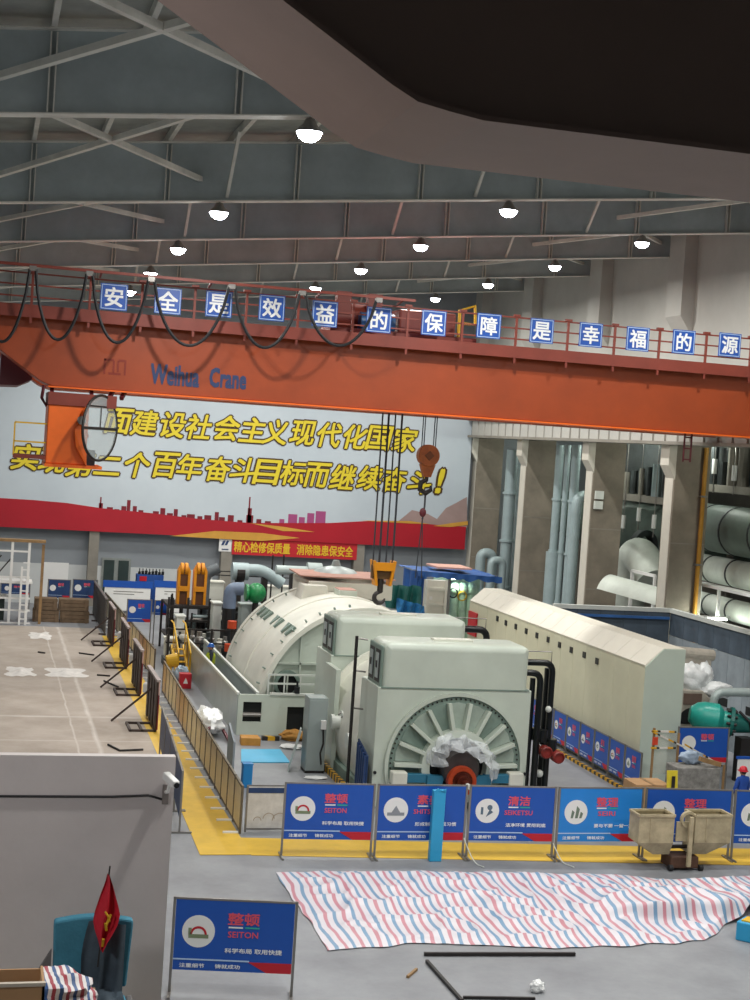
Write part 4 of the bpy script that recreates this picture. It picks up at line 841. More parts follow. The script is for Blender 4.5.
def sign_barrier(p0, p1, h0, h1, bg, title, roman, slogan, ic, label, group, foot=0.32, back=False, detail=True):
    """board between two posts from p0 to p1 (floor points, left to right as read), bottom h0, top h1"""
    p0 = Vector(p0); p1 = Vector(p1); d = p1-p0; w = d.length; h = h1-h0; rz = atan2(d.y, d.x)
    t = thing('sign_barrier', p0, label, 'sign', group, rz)
    def P(name, mb, m, **k):
        key = (name, round(w, 2), round(h0, 2), round(h1, 2))
        if k.pop('cache', True) and key in _SG:
            o = share(t, name, _SG[key]); o.material_slots[0].link = 'OBJECT'; o.material_slots[0].material = m; return o
        o = part(t, name, mb, m, local=True, **k); _SG[key] = o.data; return o
    b = P('board', MB().box(0.05, w-0.05, -0.02, 0.02, h0, h1), bg)
    for nm, x in (('post', 0.02), ('post_end', w-0.02)): P('post', MB().box(x-0.025, x+0.025, -0.025, 0.025, 0.0, h1+0.04), steel, cache=False)
    for x in (0.02, w-0.02): P('foot', MB().box(x-0.03, x+0.03, -foot, foot, 0, 0.05), steel, cache=False)
    P('top_rail', MB().box(0.02, w-0.02, -0.025, 0.025, h1, h1+0.035), steel)
    y = -0.024
    X = lambda u: 0.05+u*(w-0.1)
    Z = lambda v: h0+v*h
    r = 0.135*min(w, h*1.7)
    dc = part(b, 'icon_disc', MB().cyl((X(0.2),y,Z(0.555)), (X(0.2),y+0.006,Z(0.555)), r, n=28), white, local=True)
    m = MB().prism([(X(0.63),y-0.002,Z(0.145)),(X(1),y-0.002,Z(0.145)),(X(1),y-0.002,Z(0)),(X(0.79),y-0.002,Z(0))], (0,0.004,0)); part(b, 'corner_flash', m, sign_red, local=True)
    m = MB().box(X(0), X(0.64), y-0.002, y+0.002, Z(0.145), Z(0.165)); part(b, 'divider', m, pale_blue, local=True)
    m = MB()
    if title: text(m, title, 0.17*h, (X(0.575),y-0.003,Z(0.75)), (1,0,0), (0,0,1), 0.03, width=0.25*w); part(b, 'title', m, pink_red, local=True)
    part(b, 'title_underline', MB().box(X(0.45), X(0.57), y-0.002, y+0.002, Z(0.618), Z(0.64)), white, local=True)
    part(b, 'title_underline', MB().box(X(0.59), X(0.71), y-0.002, y+0.002, Z(0.618), Z(0.64)), teal_line, local=True)
    if roman: m = MB(); text(m, roman, 0.085*h, (X(0.575),y-0.003,Z(0.53)), (1,0,0), (0,0,1), 0.02, width=0.035*len(roman)*w*1.15); part(b, 'roman_title', m, pink_red, local=True)
    if detail:
        icon(dc, ic, X(0.2), Z(0.555), r, y-0.004)
        if slogan: m = MB(); text(m, slogan, 0.07*h, (X(0.67),y-0.003,Z(0.3)), (1,0,0), (0,0,1), 0.02, width=0.46*w, ways=3); part(b, 'slogan', m, white_l, local=True)
        m = MB(); text(m, '注重细节', 0.06*h, (X(0.16),y-0.003,Z(0.07)), (1,0,0), (0,0,1), 0.02, width=0.2*w, ways=3); part(b, 'foot_text', m, white_l, local=True)
        m = MB(); text(m, '铸就成功', 0.06*h, (X(0.46),y-0.003,Z(0.07)), (1,0,0), (0,0,1), 0.02, width=0.2*w, ways=3); part(b, 'foot_text', m, white_l, local=True)
    return t
TX = {'SEITON': ('整顿', '科学布局 取用快捷', 'arch'), 'SHITSUKE': ('素养', '形成制度 养成习惯', 'tower'), 'SEIKETSU': ('清洁', '洁净环境 贯彻到底', 'figure'), 'SEIRI': ('整理', '要与不要 一留一弃', 'plant')}
GF = 'front row of sign barriers'
posts = [(279,857),(372,858),(464,858),(553,859),(640,858.5),(729,860),(818,862)]
names = ['SEITON','SHITSUKE','SEIKETSU','SEIRI','SEIRI','SEIRI']
labs = ['blue sign barrier reading SEITON, end of the row by the white photo board', 'blue sign barrier reading SHITSUKE, partly covered by the blue post', 'blue sign barrier reading SEIKETSU in the front row', 'lighter blue sign barrier reading SEIRI in the front row', 'dark blue sign barrier partly hidden by the two beige hoppers', 'blue sign barrier cut off by the picture edge beside the hoppers']
for i in range(6):
    a = FZ(*posts[i]); b = FZ(*posts[i+1]); ti, sl, ic = TX[names[i]]; g = (b-a).normalized()*0.03
    sign_barrier(a+g, b-g, 0.46, 1.84, blue_light if i == 3 else blue, ti, names[i], sl, ic, labs[i], GF)
a = FZ(168, 994); b = FZ(292, 999); ti, sl, ic = TX['SEITON']
sign_barrier(a, b, 0.47, 1.78, blue, ti, 'SEITON', sl, ic, 'blue sign barrier reading SEITON standing alone nearest the camera', None)
# row along the cream cover
edges = [(557.4,745.3),(568,751.5),(582,760),(598,769.5),(614,779),(632,789.5),(654,802)]
ys = [FX(*e, 20.35).y for e in edges]; stp = 1.24; n0 = 10; ord2 = ['nearest','second','third','fourth','fifth','sixth','seventh','eighth','ninth','tenth','eleventh']
yb0 = 42.54
for k in range(n0):
    ya = yb0+k*stp; nm = ['SEIRI','SEITON','SEIKETSU','SHITSUKE'][k % 4]
    sign_barrier((20.3,ya+stp-0.03,0), (20.3,ya+0.03,0), 0.22, 1.3, blue, TX[nm][0], nm, '', TX[nm][2], f'{ord2[k]} small blue sign along the foot of the cream cover', 'small signs along the cream cover', foot=0.12, detail=k < 7 and True)
kb = thing('hazard_kerb', (20.05, 48, 0), 'yellow and black striped kerb along the foot of the small signs', 'kerb')
part(kb, 'kerb', MB().box(20.0, 20.1, 41.3, 55, 0, 0.1), hazard)
# blue boards seen from behind along the left-hand stripe
for k in range(4):
    ya = 38.2+k*2.3; xk = 5.42+0.055*(ya-38.2)
    sign_barrier((xk,ya,0), (xk+0.13,ya+2.24,0), 0.4, 1.6, blue_dark, '', '', '', 'arch', f'{ord2[k]} blue board beside the yellow stripe, seen nearly edge-on', 'blue boards along the yellow stripe', detail=False)
# far blue signs
def fsign(px0, px1, ytop, ybot, Y, label, nm='SEITON', bg=None):
    a = FY(px0, ybot, Y); b = FY(px1, ybot, Y); zt_ = FY((px0+px1)/2, ytop, Y).z; zb_ = FY((px0+px1)/2, ybot, Y).z
    return sign_barrier((a.x,Y,0), (b.x,Y,0), zb_, zt_, bg or blue, TX[nm][0], '', '', TX[nm][2], label, 'blue signs far down the hall', foot=0.2, detail=False)
fsign(126, 151, 600, 622, 71.0, 'blue sign with large white disc beyond the gap in the tan fence')
fsign(154, 167, 601, 615, 72.5, 'smaller blue sign half hidden by black pipe frames')
fsign(47, 70.2, 580, 598, 84.0, 'dark blue sign over the timber stack, nearer the scaffold', bg=blue_dark); fsign(71.8, 97, 580, 598, 84.0, 'dark blue sign over the timber stack, nearer the concrete column', bg=blue_dark)
fsign(0, 30, 584, 594, 84.5, 'dark blue sign behind the white scaffold stairs', bg=blue_dark)
fsign(676, 727, 728, 762, 42.9, 'blue sign standing in front of the teal pump')
# white boards with a blue header by the end wall
for i, (x0, x1) in enumerate(((104, 150), (155, 183))):
    Y = 84.6; a = FY(x0, 600, Y); b = FY(x1, 600, Y); z1 = FY((x0+x1)/2, 581, Y).z
    t = thing('notice_board', ((a.x+b.x)/2, Y, 0), ['wide white notice board with blue header under the glazed door', 'white notice board with blue header partly behind the yellow jacks'][i], 'board')
    part(t, 'board', MB().box(a.x, b.x, Y, Y+0.04, 0.15, z1-0.38), white); part(t, 'header', MB().box(a.x-0.1, b.x+0.1, Y-0.02, Y+0.05, z1-0.38, z1), blue)
    for x in (a.x+0.1, b.x-0.1): part(t, 'leg', MB().bar((x,Y+0.06,0), (x,Y+0.06,z1-0.1), 0.05), steel)
    m = MB()
    for q in range(2): m.box(a.x+0.5, b.x-0.4-0.5*q, Y-0.006, Y, z1-0.62-0.14*q, z1-0.58-0.14*q)
    part(t, 'print', m, steel)
# white photo board at the near end of the tan fence
a = FZ(241, 832)+Vector((0.13,0,0)); b = FZ(281, 833); t = thing('photo_board', ((a.x+b.x)/2, a.y, 0), 'white photo board with dark blue header at the near end of the tan fence', 'board')
Y = a.y; z1 = FY(260, 787, Y).z
part(t, 'board', MB().box(a.x, b.x+0.05, Y, Y+0.04, 0.1, z1), mat('photo_print', '#d6d4cf', 0.5, 0, 0.0, hex2='#b9b6b0', scale=3.5)); part(t, 'header', MB().box(a.x, b.x+0.05, Y-0.008, Y, z1-0.16, z1-0.02), mat('navy_header', '#26406c', 0.5))
m = MB()
for k in range(3): m.lathe([(0.09+0.05*k,0),(0.11+0.05*k,0),(0.11+0.05*k,0.004),(0.09+0.05*k,0.004)], (a.x+0.28+0.3*k,Y-0.005,0.3+0.05*(k % 2)), (0,1,0), 14, pi, 2*pi, ref=(1,0,0))
part(t, 'picture', m, mat('print_beige', '#a89a86', 0.7)); part(t, 'frame', MB().box(a.x-0.04, b.x+0.09, Y+0.04, Y+0.07, 0.05, z1+0.04).box(a.x-0.04,a.x,Y-0.02,Y+0.07,0,z1+0.04), steel)
# ================================================================== TAN PANEL FENCE
def tan_fence(p0, p1, n, label):
    p0 = Vector(p0); p1 = Vector(p1); d = p1-p0; L_ = d.length; s = L_/n
    t = thing('panel_fence', p0, label, 'fence', rz=atan2(d.y, d.x))
    bd = part(t, 'board', MB().box(0.05, s-0.05, -0.012, 0.012, 0.1, 1.2), fence_tan, local=True)
    ps = part(t, 'post', MB().box(-0.03, 0.03, -0.03, 0.03, 0, 1.27), fence_frame, local=True)
    fo = part(t, 'foot', MB().box(-0.04, 0.04, 0.05, 0.45, 0, 0.06), white, local=True)
    for k in range(1, n): share(t, 'board', bd.data, (k*s,0,0)); share(t, 'post', ps.data, (k*s,0,0)); share(t, 'foot', fo.data, (k*s,0,0))
    share(t, 'post', ps.data, (L_,0,0))
    part(t, 'top_rail', MB().box(0, L_, -0.03, 0.03, 1.2, 1.26), fence_frame, local=True); part(t, 'bottom_rail', MB().box(0, L_, -0.025, 0.025, 0.06, 0.11), fence_frame, local=True)
    return t
tan_fence((7.0,38.2,0), (7.38,59.2,0), 17, 'long tan panel fence along the yellow stripe, near run')
tan_fence((7.38,62.4,0), (6.95,83.5,0), 16, 'tan panel fence running on towards the end wall beyond the gap')
# ================================================================== BROWN PROPPED BARRIERS
brn = mat('barrier_brown', '#463833', 0.6, 0, 0.1, 3); mar = mat('barrier_maroon', '#6e1f2c', 0.5, 0, 0.08, 2)
bl = ['nearest brown steel barrier with prop and ground frame on the bare concrete edge', 'second brown propped steel barrier along the concrete edge', 'third brown propped steel barrier along the concrete edge', 'fourth brown propped steel barrier along the concrete edge']
for i, (x, y, ln) in enumerate(((6.22,51.1,3.2),(6.36,58.0,3.2),(6.45,64.6,3.4),(6.4,71.2,3.0))):
    t = thing('propped_barrier', (x, y, 0), bl[i], 'barrier', 'brown propped barriers')
    for k in range(4): part(t, 'upright', MB().box(-0.05, 0.0, k*ln/4+0.02, k*ln/4+ln/4-0.28, 0.1, 1.78), brn, local=True)
    part(t, 'face_panel', MB().box(0.02, 0.06, -0.05, ln-0.1, 0.12, 1.3), mar, local=True)
    part(t, 'upper_panel', MB().box(0.02, 0.06, -0.05, ln-0.1, 1.32, 1.76), mat('panel_dusty_pink', '#c9a5a0', 0.6), local=True)
    part(t, 'top_rail', MB().box(-0.06, 0.08, -0.06, ln, 1.76, 1.84), mat('rail_pinkgrey', '#9c8f8c', 0.6), local=True)
    m = MB()
    for yy in (0.15, 1.5): m.box(-0.85, 0.0, yy-0.05, yy+0.05, 0.012, 0.09)
    for xx in (-0.85, -0.45, 0.0): m.box(xx-0.04, xx+0.04, 0.1, 1.55, 0.012, 0.09)
    part(t, 'ground_frame', m, brn, local=True)
    part(t, 'prop', MB().bar((-1.35,1.9,0.03), (-0.02,1.7,1.25), 0.07), brn, local=True)
    if i < 3: part(t, 'warning_lamp', MB().cyl((-0.08,2.9,0.9), (-0.08,2.9,1.15), 0.12, n=10).ball((-0.08,2.9,1.15), 0.12), white, local=True)
    part(t, 'yellow_tag', MB().box(0.07, 0.09, 0.3, 1.0, 0.5, 1.3), yellow, local=True)
dk = thing('dark_screen', (6.35, 79, 0), 'dark grey slatted screen at the far end of the concrete bay', 'screen')
for k in range(9): part(dk, 'panel', MB().box(6.3, 6.36, 75.1+k*0.95, 75.95+k*0.95, 0.1, 1.8), mat('screen_grey', '#55524f', 0.7, 0, 0.1, 2))
part(dk, 'rail', MB().box(6.28, 6.4, 75.0, 83.7, 1.8, 1.86), steel)
for k in range(4): part(dk, 'foot', MB().box(6.05, 6.4, 75.3+k*2.6, 75.4+k*2.6, 0, 0.08), brn)
# ================================================================== STRIPED TARP ON THE FLOOR
tarp_m = stripes_mat('tarp_stripes', [(0,'#d3ced4'),(0.30,'#c08490'),(0.5,'#d3cfd6'),(0.8,'#7396b5')], 0.40, 'uv', 0.42, 0.0)
def sg(t): return 1/(1+math.exp(-max(-40, min(40, t))))
def tarp_mesh():
    nu, nv = 260, 120; m = MB(); uvs = []
    left = [FZ(275,873), FZ(327,950)]
    far = [(0,FZ(275,873)),(0.25,FZ(395,872)),(0.5,FZ(520,873)),(0.7,FZ(625,876)),(0.8,FZ(662,880)),(0.9,FZ(715,880)),(1,FZ(775,874))]
    nearp = [(0,FZ(328,951)),(0.2,FZ(425,944)),(0.45,FZ(560,949)),(0.62,FZ(640,946)),(0.8,FZ(703,941)),(0.9,FZ(735,922)),(1,FZ(775,905))]
    def lerp(tab, u):
        for (a, p), (b, q) in zip(tab, tab[1:]):
            if u <= b: return p.lerp(q, (u-a)/(b-a))
        return tab[-1][1]
    for j in range(nv+1):
        for i in range(nu+1):
            u = i/nu; v = j/nv; A = lerp(far, u); B = lerp(nearp, u)
            p = A.lerp(B, v); q = Vector((p.x, p.y, 0))
            e = min(u, 1-u, v, 1-v); k = min(1, e*12)
            n1 = noise.noise(Vector((p.x*0.9, p.y*0.55, 1.0))); n2 = noise.noise(Vector((p.x*2.3+4, p.y*1.6, 2.0)))
            ridge = (1-abs(noise.noise(Vector((p.x*1.1+p.y*0.5, p.y*0.9-p.x*0.3, 7.0)))))**5
            fold = 0.42*sg((p.x-14.3)/0.3)*sg((17.4-p.x)/0.3)*sg((p.y-30.55-0.13*abs(p.x-15.9)-0.12*sin(p.x*4))/0.045)*sg((32.2-p.y)/0.35) + 0.22*math.exp(-((p.x-17.9)/0.9)**2-((p.y-31.1)/0.6)**2)
            z = 0.02 + k*(0.03+0.025*n1+0.02*n2+0.11*ridge) + fold + 0.02*(1-k)*abs(n2)
            q.x += 0.06*n2*(1-k) + 0.05*n1; q.y += 0.14*noise.noise(Vector((p.x*1.7, v*3, 4.0)))*(1-k) - 0.1*fold
            q.z = max(0.008, z); m.v.append(q)
            uvs.append((p.x + 0.05*n1 + 0.09*noise.noise(Vector((p.x*0.5, p.y*0.7, 9.0))) - 0.03*(p.y-32) + 0.8*max(0, u-0.62)*(-(v-0.5)*1.6), v))
    m.f = [(j*(nu+1)+i, j*(nu+1)+i+1, (j+1)*(nu+1)+i+1, (j+1)*(nu+1)+i) for j in range(nv) for i in range(nu)]
    return m, uvs
def solo_uv(name, m, uvs, mt, label, cat):
    o = solo(name, m, mt, label, cat, smooth=True); l = o.data.uv_layers.new(name='UVMap')
    for lp_ in o.data.loops: l.data[lp_.index].uv = uvs[lp_.vertex_index]
    return o
m, uvs = tarp_mesh(); solo_uv('striped_tarp', m, uvs, tarp_m, 'red, white and blue striped tarp spread wrinkled over the grey floor', 'tarp')
# bars and scraps in front of it
a = FZ(424, 956); b = FZ(575, 956); solo('steel_bar', MB().bar(a+Vector((0,0,0.04)), b+Vector((0,0,0.04)), 0.07), steel_dark, 'dark steel bar lying along the near edge of the striped tarp', 'bar')
a = FZ(426, 962); b = FZ(462, 1003); solo('steel_bar', MB().bar(a+Vector((0,-0.05,0.04)), b+Vector((0,0,0.04)), 0.06), steel_dark, 'dark steel bar pointing away from the tarp towards the camera', 'bar')
a = FZ(458, 999); b = FZ(535, 1000); solo('steel_bar', MB().bar(a+Vector((0.1,0,0.03)), b+Vector((0,0,0.03)), 0.05), steel_dark, 'dark bar lying crosswise near the white rag', 'bar')
c = FZ(537, 992); solo('white_rag', blob(c+Vector((0,0,0.1)), 0.16, (0.9,0.7,0.8), 4), plastic_white, 'crumpled white rag on the grey floor', 'rag', smooth=True)
c = FZ(429, 974); solo('wood_stick', MB().bar(c+Vector((-0.5,-0.2,0.03)), c+Vector((-0.2,0.2,0.03)), 0.05), wood, 'short pale stick on the floor beside the steel bar', 'stick')
# blue post in front of the signs
c = FZ(434.5, 861); z1 = FY(435, 790, c.y).z
t = thing('blue_post', (c.x, c.y, 0), 'bright blue wrapped post standing before the SHITSUKE sign', 'post')
part(t, 'sleeve', MB().box(c.x-0.16, c.x+0.16, c.y-0.08, c.y+0.1, 0, z1), sky_blue, bevel=0.02); part(t, 'torn_edge', MB().prism([(c.x-0.16,c.y-0.08,z1-0.02),(c.x-0.05,c.y-0.08,z1+0.06),(c.x+0.05,c.y-0.08,z1),(c.x+0.16,c.y-0.08,z1+0.05),(c.x+0.16,c.y-0.08,z1-0.05)], (0,0.02,0)), sky_blue)
# chains trailing from sign posts to the floor
for i, (q0, q1) in enumerate((((464,838),(484,868)), ((553,843),(574,868)))):
    a = FZ(*q0); a = FY(q0[0], q0[1], FZ(q0[0], 858).y-0.14); b = FZ(*q1); pts = [a.lerp(b, k/10)+Vector((0,0,-0.18*sin(pi*k/10) if k < 10 else 0)) for k in range(11)]
    for p in pts: p.z = max(p.z, 0.02)
    solo('safety_chain', MB().tube(pts, 0.013, 6), pipe_white, ['thin chain trailing to the floor below the SEIKETSU sign', 'thin chain trailing to the floor below the light blue sign'][i], 'chain')
# ================================================================== TWIN HOPPER CART
c = FZ(680, 867.5); hc = thing('hopper_cart', (c.x, c.y, 0), 'cart with two beige steel hoppers side by side in front of the signs', 'cart')
yc = c.y
for s, (x0p, x1p) in ((-1, (639, 674)), (1, (695, 731))):
    x0 = FY(x0p, 830, yc-0.38).x; x1 = FY(x1p, 830, yc-0.38).x; zt_ = FY(680, 816, yc-0.38).z; zm = FY(680, 843, yc-0.38).z; xm_ = c.x+s*0.35
    ym = yc-0.38; yM = yc+0.22
    vs = [(x0,ym,zt_),(x1,ym,zt_),(x1,yM,zt_),(x0,yM,zt_),(x0,ym,zm),(x1,ym,zm),(x1,yM,zm),(x0,yM,zm)]
    hp = part(hc, 'hopper', MB().raw(vs, [(0,1,5,4),(1,2,6,5),(2,3,7,6),(3,0,4,7),(4,5,6,7)]), hopper_paint)
    xo = x0 if s < 0 else x1; xi = x1 if s < 0 else x0
    m = MB().raw([(x0,ym,zm),(x1,ym,zm),(x1,yM,zm),(x0,yM,zm),(xi-0.5*(1 if s > 0 else -1)*-0.0-s*0.0+(-0.45 if s < 0 else 0),yc-0.2,zm-0.34),(xi+(0 if s < 0 else 0.45),yc-0.2,zm-0.34),(xi+(0 if s < 0 else 0.45),yc+0.3,zm-0.34),(xi+(-0.45 if s < 0 else 0),yc+0.3,zm-0.34)], [(0,1,5,4),(1,2,6,5),(2,3,7,6),(3,0,4,7),(4,5,6,7)]); part(hp, 'funnel', m, hopper_paint)
    m = MB()
    for (p, q) in ((0,1),(1,2),(2,3),(3,0)): m.bar(vs[p], vs[q], 0.06, 0.06)
    part(hp, 'rim', m, hopper_paint); part(hp, 'sand', MB().box(x0+0.04, x1-0.04, ym+0.04, yM-0.04, zt_-0.25, zt_-0.12), mat('sand', '#8a7a52', 0.95, 0, 0.2, 4))
    part(hp, 'lip', MB().box(x0+0.3, x0+0.36, ym-0.02, ym, zm+0.05, zt_-0.05), hopper_paint)
part(hc, 'base', MB().box(c.x-0.42, c.x+0.36, yc-0.3, yc+0.3, 0.06, 0.36), mat('cart_brown', '#54392a', 0.7, 0, 0.2, 4), bevel=0.03)
part(hc, 'ring', MB().lathe([(0.15,0),(0.21,0),(0.21,0.1),(0.15,0.1)], (c.x,yc-0.3,FY(680,820,yc-0.3).z), (0,1,0), 24), hopper_paint, smooth=True)
part(hc, 'centre_plate', MB().box(c.x-0.3, c.x+0.3, yc-0.25, yc-0.2, 0.75, 1.25), hopper_paint)
part(hc, 'mast', MB().box(FY(690,840,yc-0.42).x-0.05, FY(690,840,yc-0.42).x+0.05, yc-0.47, yc-0.39, 0.15, 1.42), hopper_paint)
part(hc, 'axle', MB().cyl((c.x-1.0,yc,0.55), (c.x+1.0,yc,0.55), 0.05, n=10), steel_dark)
for s in (-1, 1): part(hc, 'wheel', MB().cyl((c.x+s*0.42-0.05,yc-0.3,0.08), (c.x+s*0.42+0.05,yc-0.3,0.08), 0.08, n=16), rubber)
# light blue crate at the right edge
a = FZ(735, 940); t = thing('blue_crate', (a.x+0.7, a.y+0.4, 0), 'bright blue crate at the tarp corner by the picture edge', 'crate')
part(t, 'body', MB().prism([(a.x,a.y,0),(a.x+0.9,a.y-0.9,0),(a.x+1.3,a.y-0.55,0),(a.x+0.4,a.y+0.35,0)], (0,0,0.42)), sky_blue, bevel=0.03); part(t, 'lid', MB().prism([(a.x+0.12,a.y+0.0,0.42),(a.x+0.9,a.y-0.78,0.42),(a.x+1.18,a.y-0.55,0.42),(a.x+0.4,a.y+0.23,0.42)], (0,0,0.03)), yellow)
# ================================================================== MEZZANINE WITH PARTITION, CHAIR, FLAG
ZM = 4.6; YM = 14.6
fm = solo('floor_mezzanine', MB().box(-4, 2.0, 9.6, YM+0.25, ZM-0.25, ZM), concrete, 'concrete mezzanine below the viewpoint', None, kind='structure')
for x, y in ((-3.6,10),(1.7,10),(1.7,YM),(-3.6,YM)): part(fm, 'column', MB().box(x-0.2, x+0.2, y-0.2, y+0.2, 0, ZM-0.25), concrete)
wx = FY(176, 757, YM).x; wz = FY(90, 756, YM).z
part_w = solo('wall_partition', MB().box(-4, wx, YM, YM+0.12, ZM, wz), plaster, 'plain white partition wall with a camera at its corner', None, kind='structure')
z = FY(90, 797, YM-0.03).z; solo('wall_cable', MB().tube([(-3.9,YM-0.012,z+0.0),(wx-0.6,YM-0.012,z),(wx-0.25,YM-0.012,z+0.015),(wx-0.06,YM-0.012,z-0.04)], 0.012, 6), rubber, 'thin dark cable running along the partition wall', 'cable')
c = FY(170, 783, YM-0.15)
cc = thing('security_camera', (c.x, YM, c.z-0.1), 'small white security camera at the corner of the partition wall', 'camera')
part(cc, 'base', MB().box(c.x-0.05, c.x+0.01, YM-0.03, YM, c.z-0.24, c.z-0.05), mat('plate_grey', '#7d7672', 0.6)); part(cc, 'bracket', MB().tube([(c.x-0.02,YM-0.02,c.z-0.12),(c.x-0.01,YM-0.1,c.z-0.1),(c.x,YM-0.13,c.z-0.02)], 0.018, 6), white)
part(cc, 'body', MB().bar((c.x-0.03,YM-0.02,c.z+0.05), (c.x+0.05,YM-0.24,c.z), 0.075, 0.075), white, bevel=0.015); part(cc, 'lens', MB().cyl((c.x+0.05,YM-0.235,c.z), (c.x+0.055,YM-0.25,c.z-0.002), 0.028, n=12), black)
# armchair with coat
yc = 13.7
def C(px, py): return FY(px, py, yc)
x0 = C(54, 930).x; x1 = C(133, 930).x; zt_ = C(95, 917).z; xs = (x0+x1)/2
ch = thing('armchair', (xs, yc+0.1, ZM), 'high-backed teal armchair before the partition wall with a dark coat over it', 'chair')
n = 10; ol = [(x0+0.02,0),(x0,0.55)]+[(x0+(x1-x0)*k/n, 0.62+0.045*sin(pi*k/n)) for k in range(n+1)]+[(x1,0.55),(x1-0.03,0)]
zb2 = zt_-0.66
part(ch, 'backrest', MB().prism([(x, yc, zb2+z) for x, z in ol], (0,0.12,0)), chair_teal, bevel=0.02)
part(ch, 'seat', MB().box(x0+0.03, x1-0.03, yc-0.5, yc+0.05, ZM+0.38, ZM+0.5), chair_teal, bevel=0.03)
for s, x in ((-1, x0), (1, x1)): part(ch, 'armrest', MB().prism([(x-0.03,yc-0.3,ZM+0.25),(x-0.03,yc-0.25,ZM+0.38),(x-0.03,yc+0.02,ZM+0.5),(x-0.03,yc+0.08,ZM+0.3)], (0.06,0,0)), mat('armrest_grey', '#6d6a6a', 0.8), bevel=0.015)
part(ch, 'armrest_pad', MB().prism([(x0-0.16,yc+0.0,zb2+0.1),(x0-0.01,yc+0.0,zb2+0.36),(x0-0.01,yc+0.0,zb2+0.05)], (0,0.06,0)), MATS['armrest_grey'])
for sx in (-1, 1):
    for sy in (-0.42, 0.05): part(ch, 'leg', MB().cyl((xs+sx*0.3,yc+sy,ZM), (xs+sx*0.3,yc+sy,ZM+0.4), 0.025, n=8), steel_dark)
xq = C(90, 930).x
HC = zt_-0.02-(ZM+0.54)
def coat(u, v):
    d = v*(HC+0.48+0.3); x = xq-0.02+(x1-0.05-xq)*u - (0.05*sin(pi*min(1, v*2)) if u < 0.3 else 0); w_ = 0.02*sin(u*13+v*1.2)+0.008*noise.noise(Vector((u*5, v*3, 1)))
    if d < HC: return Vector((x, yc-0.055+w_, zt_-0.02-0.04*u*u-d))          # down the backrest
    if d < HC+0.48: return Vector((x, yc-0.055-(d-HC), ZM+0.54+w_))          # over the seat
    return Vector((x, yc-0.545+w_, ZM+0.54-(d-HC-0.48)))                     # down in front
solo('coat', MB().sheet(coat, 30, 14), chair_dark, 'dark grey coat hanging over one side of the teal armchair', 'coat', smooth=True)
# flag on a stick
yf = 13.58
fp = FY(110, 866, yf); fb = FY(101, 948, yf)
fl_ = thing('red_flag', (fb.x, yf, fb.z-0.4), 'small red flag with yellow marks hanging on a stick above the armchair', 'flag')
part(fl_, 'stick', MB().cyl((fp.x,yf,fp.z), (fb.x-0.02,yf-0.0,zt_-0.42), 0.008, n=6), steel_dark)
FL = [(107,109),(104.5,112),(101,114.5),(98,117),(95,119),(93,117),(94.5,112),(97.5,106),(100,101.5)]
def flag(u, v):
    k = v*8; i = min(7, int(k)); l0 = FL[i][0]+(FL[i+1][0]-FL[i][0])*(k-i); r0 = FL[i][1]+(FL[i+1][1]-FL[i][1])*(k-i)
    p = FY(l0+(r0-l0)*u, 873+75*v, yf); return Vector((p.x, yf-0.04+0.04*sin(u*9+v*2)-0.05*u, p.z))
part(fl_, 'cloth', MB().sheet(flag, 22, 22), flag_red, smooth=True)
m = MB()
for (u0, v0, u1, v1) in ((0.5,0.5,0.62,0.6),(0.62,0.5,0.5,0.64),(0.45,0.6,0.6,0.72),(0.35,0.45,0.48,0.5),(0.5,0.82,0.55,0.93)):
    a = flag(u0, v0); b = flag(u1, v1); m.bar(a+Vector((0,-0.05,0)), b+Vector((0,-0.05,0)), 0.02, 0.012)
part(fl_, 'emblem', m, yellow)
# striped bundle and carton
bm_ = stripes_mat('bundle_stripes', [(0,'#e2dede'),(0.25,'#a5404c'),(0.5,'#e2dede'),(0.75,'#35598c')], 0.125, 0, 0.5, 0.06, slant=0.2)
c = FY(50, 990, 12.5); zc_ = c.z-0.12
o = blob((c.x-0.03,12.5,c.z-0.02), 0.34, (1.2,0.75,0.5), 6)
for p in o.v: p.z = max(p.z, zc_+0.003); p.y = min(p.y, 12.86)
solo('tarp_bundle', o, bm_, 'crumpled striped tarp bundle in front of the armchair', 'tarp', smooth=True)
solo('stacked_crate', MB().box(c.x-0.5, c.x+0.4, 12.25, 12.85, ZM, zc_), wood, 'wooden crate under the striped bundle', 'crate')
a = FY(-8, 982, 11.5); b = FY(45, 984, 11.5); t = thing('carton', ((a.x+b.x)/2, 11.7, ZM), 'open brown cardboard carton with torn rim in the corner', 'box')
part(t, 'front', MB().box(a.x, b.x, 11.5, 11.52, ZM, b.z), carton); part(t, 'side', MB().box(b.x-0.02, b.x, 11.5, 11.9, ZM, b.z), carton); part(t, 'back', MB().box(a.x, b.x, 11.88, 11.9, ZM, b.z-0.02), carton); part(t, 'torn_rim', MB().box(a.x, b.x+0.005, 11.49, 11.53, b.z-0.015, b.z+0.012), mat('paper', '#c9bfb0', 0.9)); part(t, 'bottom', MB().box(a.x, b.x, 11.5, 11.9, ZM, ZM+0.02), carton)
